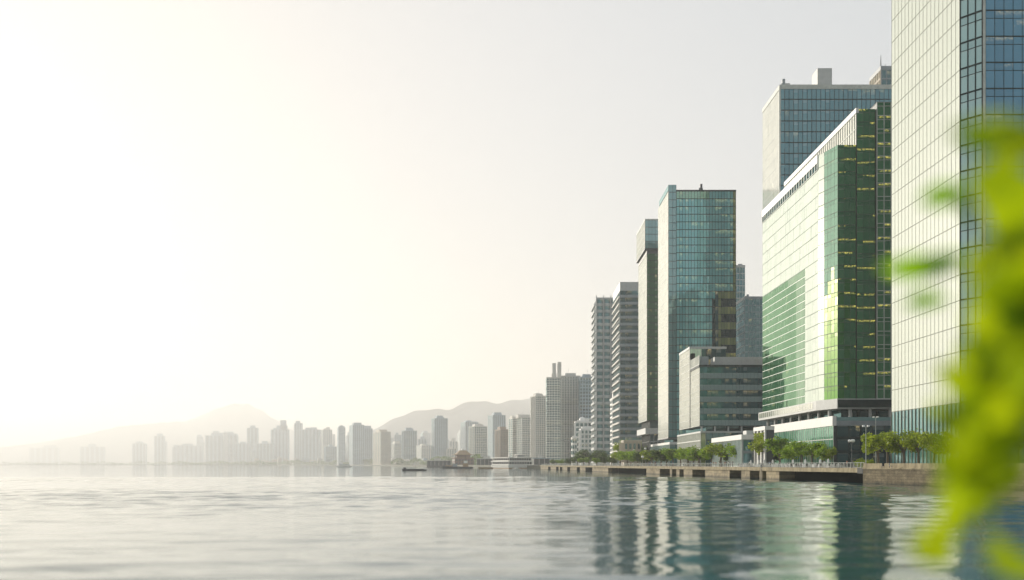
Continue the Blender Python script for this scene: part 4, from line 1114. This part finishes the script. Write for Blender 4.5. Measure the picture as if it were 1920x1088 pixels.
terminal(1000, 1032, 1080, 10.0, 'low terminal roof just right of the ferry, at the quay end', 'bluegrey')

def ferry():
    D = 950.0
    t = thing('ferry', 'broad white double-deck ferry moored at the left end of the quay', 'ferry', (wx(953, D), D, 0), math.radians(22))
    L, W = 26.0, 46.0
    hullp = lambda g: [(g, g), (L + 4 - 2 * g, g), (L + 10 - 3 * g, W * .3), (L + 10 - 3 * g, W * .7), (L + 4 - 2 * g, W - g), (g, W - g)]
    b = MB(); lo, hi = hullp(.9), hullp(0)
    n = len(lo); p = [(x, y, -1) for x, y in lo] + [(x, y, 3.6) for x, y in hi]
    b.faces(p, [(i, (i + 1) % n, (i + 1) % n + n, i + n) for i in range(n)] + [tuple(range(n, 2 * n))], 'hull_w'); h = b.build('hull', t)
    b = MB(); wl = hullp(.55); p = [(x * 1.004 - .06, y * 1.004 - .06, -.5) for x, y in wl] + [(x * 1.004 - .06, y * 1.004 - .06, .9) for x, y in hullp(.52)]
    b.faces(p, [(i, (i + 1) % n, (i + 1) % n + n, i + n) for i in range(n)], 'rust'); b.build('boot_stripe', h)
    for k, (z, g, hh) in enumerate(((3.6, 1.0, 3.0), (7.2, 1.6, 2.7))):
        c = MB(); c.box(g, L - g, g, W - g, z, z + hh, 'hull_w'); cab = c.build('cabin', t)
        for i in range(9):
            s = (L - 2 * g - 1) / 9
            part_box(cab, 'window', g + .6 + i * s, g + .6 + i * s + s * .74, g - .06, g + .1, z + .6, z + 2.5, 'win_dark')
            s = (W - 2 * g - 1) / 9
            part_box(cab, 'window', g - .06, g + .1, g + .6 + i * s, g + .6 + i * s + s * .74, z + .6, z + 2.5, 'win_dark')
        b = MB(); b.box(-.3 + g * .3, L + .8 - g, -.3 + g * .3, W + .3 - g * .3, z + hh, z + hh + .7, 'hull_w'); b.build('deck', t)
    part_box(t, 'wheelhouse', 14, 21, 12, 20, 10.6, 13.2, 'hull_w')
    part_box(t, 'wheelhouse_window', 13.95, 21.05, 11.95, 20.05, 11.5, 12.5, 'win_dark')
    b = MB(); b.tube([(8, 16, 10.6), (8, 16, 14.0)], [1.2, 1.0], 10, 'hull_w'); b.build('funnel', t)
    b = MB(); b.tube([(18, 16, 13.2), (18, 16, 17)], [.12, .05], 6, 'metal'); b.build('mast', t)
ferry()

def boat(name, label, cat, px, D, L, W, hull, rot, build, rz=0):
    t = thing(name, label, cat, (wx(px, D), D, 0), math.radians(rot))
    prof = [(-.5, .55), (-.46, .92), (-.2, 1), (.2, .96), (.38, .66), (.5, .02)]
    b = MB(); n = len(prof); pts = []
    hgt = build.get('free', 1.0)
    for (u, w) in prof:
        sheer = hgt * (1 + .35 * max(0, u) * 2)
        for s in (-1, 1):
            pts += [(u * L * .93, s * w * W / 2 * .7, -.6), (u * L, s * w * W / 2, sheer)]
    f = []
    for i in range(n - 1):
        a, c = i * 4, (i + 1) * 4
        f += [(a, c, c + 1, a + 1), (c + 2, a + 2, a + 3, c + 3), (a + 1, c + 1, c + 3, a + 3)]
    f.append((0, 1, 3, 2)); f.append((4 * n - 4, 4 * n - 2, 4 * n - 1, 4 * n - 3))
    b.faces(pts, f, hull); b.build('hull', t)
    return t
t = boat('barge', 'long dark flat barge alone on the open water', 'barge', 777, 655, 16, 3.4, 'hull_d', 180, dict(free=.75))
part_box(t, 'wheelhouse', 5.2, 7.0, -.9, .9, .8, 2.0, 'hull_d')
part_box(t, 'hatch_cover', -6, 4.4, -1.1, 1.1, .75, 1.15, 'dgrey')
b = MB(); b.tube([(-.8, 0, 1.0), (-.8, 0, 4.0)], .06, 5, 'dgrey'); b.build('mast', t)
t = boat('motorboat', 'small white motorboat off the ferry side', 'boat', 968, 760, 6.5, 2.3, 'hull_w', 205, dict(free=.8))
part_box(t, 'cabin', -1.4, 1.0, -.8, .8, .8, 2.1, 'hull_w'); part_box(t, 'windscreen', .98, 1.1, -.7, .7, 1.3, 2.0, 'dgrey')
t = boat('tour_boat', 'pale hazy passenger boat far out near the opposite shore', 'boat', 645, 1500, 23, 6, 'hull_w', 180, dict(free=1.4))
part_box(t, 'cabin', -8, 6, -2.2, 2.2, 1.4, 3.6, 'hull_w'); part_box(t, 'roof', -8.4, 6.4, -2.5, 2.5, 3.6, 3.9, 'bluegrey')
part_box(t, 'window_strip', -7.6, 5.6, -2.26, -2.1, 2.2, 3.2, 'dgrey')
t = boat('work_boat', 'tan work boat with a stubby crane, in front of the red pier building', 'work boat', 872, 1000, 16, 5, 'hull_d', 170, dict(free=1.6))
part_box(t, 'deckhouse', -3, 2, -1.6, 1.6, 1.6, 5.2, 'rust'); part_box(t, 'wheelhouse', -2.2, 1.0, -1.3, 1.3, 5.2, 7.6, 'hull_w')
b = MB(); b.tube([(-.5, 0, 7.6), (-.5, 0, 13)], .16, 6, 'dgrey'); b.tube([(-.5, 0, 10), (5.4, 0, 4.0)], .14, 6, 'rust'); b.build('crane', t)
t = boat('dredger', 'dark low dredger lying left of the work boat', 'work boat', 846, 1040, 18, 5, 'hull_d', 175, dict(free=1.8))
part_box(t, 'deckhouse', -6, -2, -1.6, 1.6, 1.8, 4.6, 'grey'); part_box(t, 'cargo_heap', -.5, 6, -1.5, 1.5, 1.8, 2.9, 'rust')
t = boat('pontoon', 'low tan pontoon alongside the ferry', 'pontoon', 911, 945, 14, 4, 'rust', 180, dict(free=1.2))
part_box(t, 'deck', -6, 6, -1.7, 1.7, 1.2, 1.5, 'beige')

# ------------------------------------------------------------------ people, tables, chairs, lamps on the promenade
def skin_body(seed, pose, shirt, trousers):
    """One continuous grown figure about 1.7 m tall, clothes as regions of its surface, hair as a child."""
    J = {}; E = []
    def j(n, p, r): J[n] = (Vector(p), r)
    st = {'stand': 0, 'walk': .22, 'lean': .05}[pose]
    j('pelvis', (0, 0, .95), .135); j('waist', (0, 0, 1.10), .125); j('chest', (0, .01, 1.32), .15); j('neck', (0, .0, 1.47), .055); j('head', (0, -.02, 1.60), .088); j('crown', (0, -.01, 1.67), .075)
    for s, n in ((-1, 'l'), (1, 'r')):
        k = st * s
        j('hip' + n, (.09 * s, 0, .90), .10); j('knee' + n, (.10 * s, -k * .7 - .02, .50), .065); j('ankle' + n, (.10 * s, -k + (.06 if k < 0 else 0), .09), .042); j('toe' + n, (.11 * s, -k - .16, .035), .036)
        j('sh' + n, (.19 * s, 0, 1.39), .062); j('el' + n, (.25 * s, k * .5 + .03, 1.12), .046); j('wr' + n, (.25 * s, k * .9 - .08, .88), .032); j('hand' + n, (.24 * s, k - .12, .80), .036); j('tip' + n, (.235 * s, k - .14, .73), .018)
        E += [('pelvis', 'hip' + n), ('hip' + n, 'knee' + n), ('knee' + n, 'ankle' + n), ('ankle' + n, 'toe' + n), ('chest', 'sh' + n), ('sh' + n, 'el' + n), ('el' + n, 'wr' + n), ('wr' + n, 'hand' + n), ('hand' + n, 'tip' + n)]
    E += [('pelvis', 'waist'), ('waist', 'chest'), ('chest', 'neck'), ('neck', 'head'), ('head', 'crown')]
    ks = list(J); me = bpy.data.meshes.new('person')
    me.from_pydata([J[k][0] for k in ks], [(ks.index(a), ks.index(c)) for a, c in E], [])
    o = bpy.data.objects.new('person', me); COL.objects.link(o)
    m = o.modifiers.new('skin', 'SKIN'); o.modifiers.new('smooth', 'SUBSURF').levels = 1
    for i, k in enumerate(ks):
        sv = me.skin_vertices[0].data[i]; r = J[k][1]; sv.radius = (r, r * (.75 if k in ('chest', 'waist') else 1))
        sv.use_root = (k == 'pelvis')
    dg = bpy.context.evaluated_depsgraph_get()
    done = bpy.data.meshes.new_from_object(o.evaluated_get(dg))
    done.name = 'person'; o.modifiers.clear(); o.data = done
    done.materials.clear()
    for k in (trousers, shirt, 'skin', 'black'): done.materials.append(M[k])
    for p in done.polygons:
        c = p.center; a = 0
        if c.z > .98 or (abs(c.x) > .17 and c.z > .9): a = 1
        if c.z > 1.46 or (abs(c.x) > .2 and c.z < .92): a = 2
        if c.z < .09: a = 3
        p.material_index = a; p.use_smooth = True
    b = MB(); b.lathe([(.098, -.02), (.105, .05), (.075, .115), (0, .135)], 10, 'black', (0, .012, 1.60)); b.build('hair', o, smooth=True)
    tag(o, 'person', 'person')
    return o
bodies = [skin_body(1, 'stand', 'cloth', 'c_navy'), skin_body(2, 'walk', 'c_slate', 'c_slate'), skin_body(3, 'walk', 'c_ivory', 'c_olive'),
          skin_body(4, 'stand', 'c_navy', 'black'), skin_body(5, 'stand', 'c_rust', 'c_slate'), skin_body(6, 'walk', 'c_blue', 'c_navy')]
desc = ['white shirt and navy trousers, standing', 'all dark grey clothes, walking', 'ivory top and olive trousers, walking', 'navy top and black trousers, standing', 'rust red top and grey trousers, standing', 'blue top and navy trousers, walking']
rng = random.Random(17); first = set()
def person(px, off, k, label, group=None):
    x, y = on_deck(px, off)
    if k not in first: first.add(k); o = bodies[k]; o['label'] = label
    else: o = copy_tree(bodies[k], label)
    o.location = (x, y, DECK); o.rotation_euler = (0, 0, rng.uniform(0, 6.28))
    if group: o['group'] = group
person(1598, 6, 1, 'person all in dark grey, strolling beside the rounded shrub')
person(1588, 7, 4, 'person in a rust red top under the globe lamp')
person(1546, 5, 0, 'person in white shirt standing right of the last white tables')
person(1443, 5, 5, 'person in a blue top walking past the white kiosk block')
person(1405, 4, 2, 'person in ivory top walking by the round pavilion-corner tree')
person(1374, 6, 0, 'person in white shirt standing by the railing before the pavilion')
person(1196, 3, 0, 'person in white standing alone by the railing above the dark quay opening')
for i in range(64):
    px = rng.uniform(1016, 1375); k = rng.randrange(6)
    person(px, rng.uniform(1.6, 8), k, 'tiny person wearing ' + desc[k] + ' on the far promenade', 'people along the far promenade, ' + desc[k].split(',')[0])

def make_table():
    b = MB(); rr = random.Random(2)
    b.lathe([(0, .76), (.72, .76), (.75, .72), (.74, .4), (.80, .03)], 28, 'cloth', wob=lambda t, j: (.05 * math.sin(9 * t) if j >= 3 else 0))
    return tag(b.build('table', smooth=False), 'table', 'table')
def make_chair(mat):
    b = MB()
    b.box(-.24, .24, -.24, .24, .42, .48, mat); b.box(-.24, .24, .20, .26, .48, .98, mat)
    for x in (-.22, .18):
        for y in (-.22, .2): b.box(x, x + .05, y, y + .05, 0, .42, mat)
    return tag(b.build('chair'), 'chair', 'chair')
tb, cw_, cb_ = make_table(), make_chair('cloth'), make_chair('black')
state = {}
def put(o, x, y, rz, label, group):
    if o.name in state: o = copy_tree(o)
    else: state[o.name] = 1
    o.location = (x, y, DECK); o.rotation_euler = (0, 0, rz); o['label'] = label; o['group'] = group
for i, px in enumerate(np.linspace(1391, 1572, 22)):
    for off in ((4.6, 8.6) if i % 3 else (5.8,)):
        x, y = on_deck(px + rng.uniform(-3, 3), off + rng.uniform(-.6, .6))
        put(tb, x, y, rng.uniform(0, 6), 'round table under a white cloth on the jetty terrace', 'white tables on the jetty terrace')
        for k in range(rng.choice((2, 3, 3, 4))):
            a = rng.uniform(0, 6.28); ch = cw_ if rng.random() < .35 else cb_
            what = 'white chair' if ch.name.startswith('chair') and ch is cw_ else 'black chair'
            put(ch, x + math.cos(a) * 1.1, y + math.sin(a) * 1.1, a - math.pi / 2 , what + ' drawn up to the white tables on the jetty terrace', what + 's on the jetty terrace')
for px in np.linspace(1655, 1775, 9):
    D = 196 + rng.uniform(0, 8)
    put(cb_, wx(px, D), D, rng.uniform(0, 6), 'black chair behind the sea wall parapet, under the spreading trees', 'black chairs behind the sea wall')

def make_parasol():
    t = thing('parasol', 'parasol', 'parasol', (0, 0, 0))
    b = MB(); b.tube([(0, 0, 0), (0, 0, 2.5)], .035, 6, 'metal'); b.build('pole', t)
    b = MB(); b.lathe([(0, 2.65), (.25, 2.2), (.30, 1.6), (.20, 1.2)], 10, 'cloth', wob=lambda a, j: .25 * math.sin(5 * a)); b.build('canopy', t)
    return t
pz = make_parasol()
for i, px in enumerate((1408, 1423, 1433, 1449, 1487, 1510, 1538, 1553)):
    x, y = on_deck(px, 9.5)
    if i == 0: o = pz
    else: o = copy_tree(pz)
    o.location = (x, y, DECK); o['label'] = 'folded white parasol among the terrace tables'; o['group'] = 'folded parasols on the terrace'
    o.scale = (1, 1, .85)

def globe_lamp(px, D, pyt, label, heads=1, dark=False, r=.28):
    x = wx(px, D); h = wz(pyt, D) - DECK
    t = thing('street_lamp', label, 'street lamp', (x, D, DECK))
    mt = 'dgrey' if dark else 'mull_l'
    b = MB(); b.tube([(0, 0, 0), (0, 0, .5), (0, 0, .55), (0, 0, h)], [.16, .14, .09, .06], 8, mt); b.build('post', t)
    for i in range(heads):
        a = 6.28 * i / heads + .4; d = .55 if heads > 1 else 0
        if d:
            b = MB(); b.tube([(0, 0, h - .6), (math.cos(a) * d * .6, math.sin(a) * d * .6, h - .45), (math.cos(a) * d, math.sin(a) * d, h)], .035, 5, mt); b.build('arm', t)
        b = MB(); b.lathe([(0, r), (r * .75, r * .66), (r, 0), (r * .75, -r * .66), (0.05, -r)], 12, 'lamp', (math.cos(a) * d, math.sin(a) * d, h + r * .8)); b.build('globe', t, smooth=True)
def flood_pole(px, D, pyt, label):
    x = wx(px, D); h = wz(pyt, D) - DECK
    t = thing('lamp_pole', label, 'lamp pole', (x, D, DECK))
    b = MB(); b.tube([(0, 0, 0), (0, 0, h)], [.10, .05], 8, 'mull_l'); b.build('post', t)
    b = MB(); b.box(-.6, .6, -.1, .1, h - .12, h, 'mull_l'); b.build('crossarm', t)
    for s in (-1, 1): part_box(t, 'lamp_head', s * .5 - .22, s * .5 + .22, -.3, .2, h, h + .26, 'lamp')
x, y = on_deck(1597, 9)
globe_lamp(1597, y, 829, 'dark street lamp with a cluster of white globes at the podium corner', 3, True, .36)
globe_lamp(1205, on_deck(1205, 4)[1], 859, 'short street lamp with one white globe, above the dark quay opening', 1, False, .6)
globe_lamp(1210, on_deck(1210, 14)[1], 843, 'taller white lamp rising from the trees below the slim tower', 1, False, .5)
globe_lamp(1188, on_deck(1188, 14)[1], 846, 'white globe lamp in front of the low cream building', 1, False, .5)
flood_pole(1623.5, 216, 800, 'slender bare lamp pole standing at the parapet end')
flood_pole(1642, 262, 783, 'taller twin-headed lamp pole between the two great towers')

# ------------------------------------------------------------------ hanging leaves close to the camera
def leaf(b, px, py, D, L, W, ang, yaw, pitch, mat):
    """A pointed, folded, drooping leaf blade; L and W in photograph pixels at that distance."""
    s = D / F; L *= s; W *= s
    n = 7; pts = []
    for i in range(n):
        u = i / (n - 1); w = W * .5 * (math.sin(math.pi * min(1, u * .98 + .01)) ** .75) * (1.15 - .35 * u)
        x = (u - .5) * L; z = -.12 * L * (u - .4) ** 2
        pts += [Vector((x, w, z + w * .22)), Vector((x, 0, z)), Vector((x, -w, z + w * .22))]
    R = Matrix.Rotation(math.radians(yaw), 3, 'Z') @ Matrix.Rotation(math.radians(pitch), 3, 'X') @ Matrix.Rotation(math.radians(-ang), 3, 'Y') @ Matrix.Rotation(math.radians(90), 3, 'X')
    o = Vector((wx(px, D), D, wz(py, D)))
    pts = [R @ p + o for p in pts]; f = []
    for i in range(n - 1):
        for k in (0, 1): f.append((i * 3 + k, i * 3 + k + 1, (i + 1) * 3 + k + 1, (i + 1) * 3 + k))
    b.faces(pts, f, mat)
def hanging_branch():
    t = thing('tree_branch', 'bright yellow-green out-of-focus leaves hanging from a branch close to the lens', 'branch', (5.6, 8.5, 2.2))
    rng = random.Random(23); b = MB()
    S = [  # px, py, distance, length, width, angle in the picture
        (1866, 256, 6.6, 230, 66, 3), (1900, 240, 6.3, 140, 40, -8), (1915, 285, 6.4, 120, 60, 20), (1890, 352, 6.5, 150, 84, -22), (1865, 380, 6.8, 90, 40, -40), (1772, 366, 7.8, 96, 48, 12), (1780, 362, 7.9, 60, 36, -10), (1812, 395, 7.6, 70, 24, -50),
        (1726, 499, 8.2, 160, 54, 4), (1766, 494, 8.0, 90, 44, 20), (1737, 563, 8.4, 84, 34, 6), (1836, 492, 7.2, 100, 46, 62), (1880, 435, 7.0, 140, 40, -50),
        (1905, 480, 6.4, 150, 80, -20), (1870, 530, 6.9, 120, 60, 35), (1900, 585, 6.5, 150, 84, -35), (1858, 600, 7.0, 110, 50, 50), (1785, 702, 7.9, 70, 36, -35),
        (1822, 680, 7.4, 90, 44, -60), (1885, 660, 6.6, 150, 84, 60), (1905, 730, 6.3, 150, 90, -50), (1850, 745, 7.0, 120, 60, -30), (1822, 832, 6.6, 120, 100, 40),
        (1790, 800, 7.2, 90, 50, -40), (1872, 815, 6.6, 140, 90, 70), (1850, 900, 6.8, 130, 70, -50), 
        (1800, 960, 7.1, 130, 52, -48), (1760, 1015, 7.4, 110, 50, -42), (1740, 1035, 7.5, 90, 46, -38), (1778, 985, 7.3, 130, 56, -50), (1818, 930, 7.1, 120, 60, -55), (1835, 930, 7.0, 100, 60, -60), 
        (1915, 620, 6.2, 120, 100, 80), (1915, 400, 6.2, 110, 60, 60), (1800, 760, 7.6, 60, 30, -50), (1760, 770, 7.8, 60, 30, -40), (1905, 1062, 6.4, 120, 60, -20), (1895, 895, 6.5, 120, 60, 30), (1880, 1030, 6.8, 90, 40, -40), (1800, 720, 7.4, 100, 54, -40), (1790, 880, 7.0, 120, 60, -50)]
    for px, py, D, L, W, a in S:
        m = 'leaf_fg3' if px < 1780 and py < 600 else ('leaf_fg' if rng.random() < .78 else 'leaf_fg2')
        leaf(b, px, py, D, L, W, a, rng.uniform(-30, 30), rng.uniform(-35, 35), m)
    for _ in range(58):
        py = rng.uniform(440, 930); edge = np.interp(py, [440, 500, 600, 720, 800, 930], [1905, 1890, 1866, 1850, 1830, 1806])
        far_ = np.interp(py, [440, 780, 800, 930], [1960, 1960, 1890, 1850])
        px = rng.uniform(edge - 8, far_); D = rng.uniform(5.6, 7.4)
        leaf(b, px, py, D, rng.uniform(100, 190), rng.uniform(52, 92), rng.uniform(-90, 40), rng.uniform(-45, 45), rng.uniform(-50, 50), 'leaf_fg' if rng.random() < .66 else 'leaf_fg2')
    local(b, t).build('foliage', t, smooth=True)
    w = MB(); P = lambda px, py, D: (wx(px, D), D, wz(py, D))
    trunk = [(5.9, 8.6, -1.5), (5.8, 8.5, 2.0), (5.55, 8.3, 5.0), (5.2, 8.0, 7.5)]
    w.tube(trunk, [.22, .17, .12, .06], 10, 'bark')
    limb = [(5.68, 8.4, 3.6), P(2120, 640, 7.4), P(1960, 560, 7.0), P(1890, 480, 7.0), P(1850, 455, 7.2)]
    w.tube(limb, [.07, .04, .022, .014, .006], 7, 'bark')
    for pts, r in (([P(1960, 560, 7.0), P(1900, 640, 6.8), P(1850, 760, 7.0), P(1800, 900, 7.1), P(1755, 1010, 7.4)], .014), ([P(1890, 480, 7.0), P(1830, 490, 7.5), P(1770, 494, 8.0)], .007),
                   ([P(1960, 560, 7.0), P(1930, 400, 6.7), P(1900, 300, 6.5), P(1850, 262, 6.6)], .012), ([P(1900, 640, 6.8), P(1910, 800, 6.5), P(1895, 960, 6.5)], .010),
                   ([P(1880, 435, 7.0), P(1815, 392, 7.6), P(1785, 368, 7.8)], .006), ([P(1850, 600, 7.1), P(1790, 575, 8.0), P(1745, 563, 8.4)], .005), ([P(1960, 560, 7.0), P(1850, 600, 7.1)], .008)):
        w.tube(pts, [r * (1 - .7 * i / (len(pts) - 1)) for i in range(len(pts))], 5, 'bark')
    local(w, t).build('trunk', t)
hanging_branch()
# bank the overhanging tree grows from, out of frame to the right
b = MB(); b.prism([(5.3, -6), (20, -6), (20, 9.6), (5.6, 9.4)], -1.5, 1.9, 'earth'); setting(b.build('bank'))

# ------------------------------------------------------------------ the hazy air
b = MB(); b.box(-17500, 17500, -400, 18000, -3.0, 800.0, 'white')
hz = b.build('haze')
m, nt, out = new_mat('hazy_air')
vol = node(nt, 'ShaderNodeVolumePrincipled')
vol.inputs['Color'].default_value = (.985, .968, .945, 1)
vol.inputs['Density'].default_value = HAZE_DENSITY
vol.inputs['Anisotropy'].default_value = 0.31
nt.links.new(vol.outputs[0], out.inputs['Volume'])
hz.data.materials.clear(); hz.data.materials.append(m)
setting(hz, 'stuff')['label'] = 'thin hazy air over the harbour'

# every thing's own pass over names, so that no prototype is left at the origin
for lst in protos.values():
    for o in lst:
        if o.name not in used:
            for c in list(o.children): bpy.data.objects.remove(c)
            bpy.data.objects.remove(o)
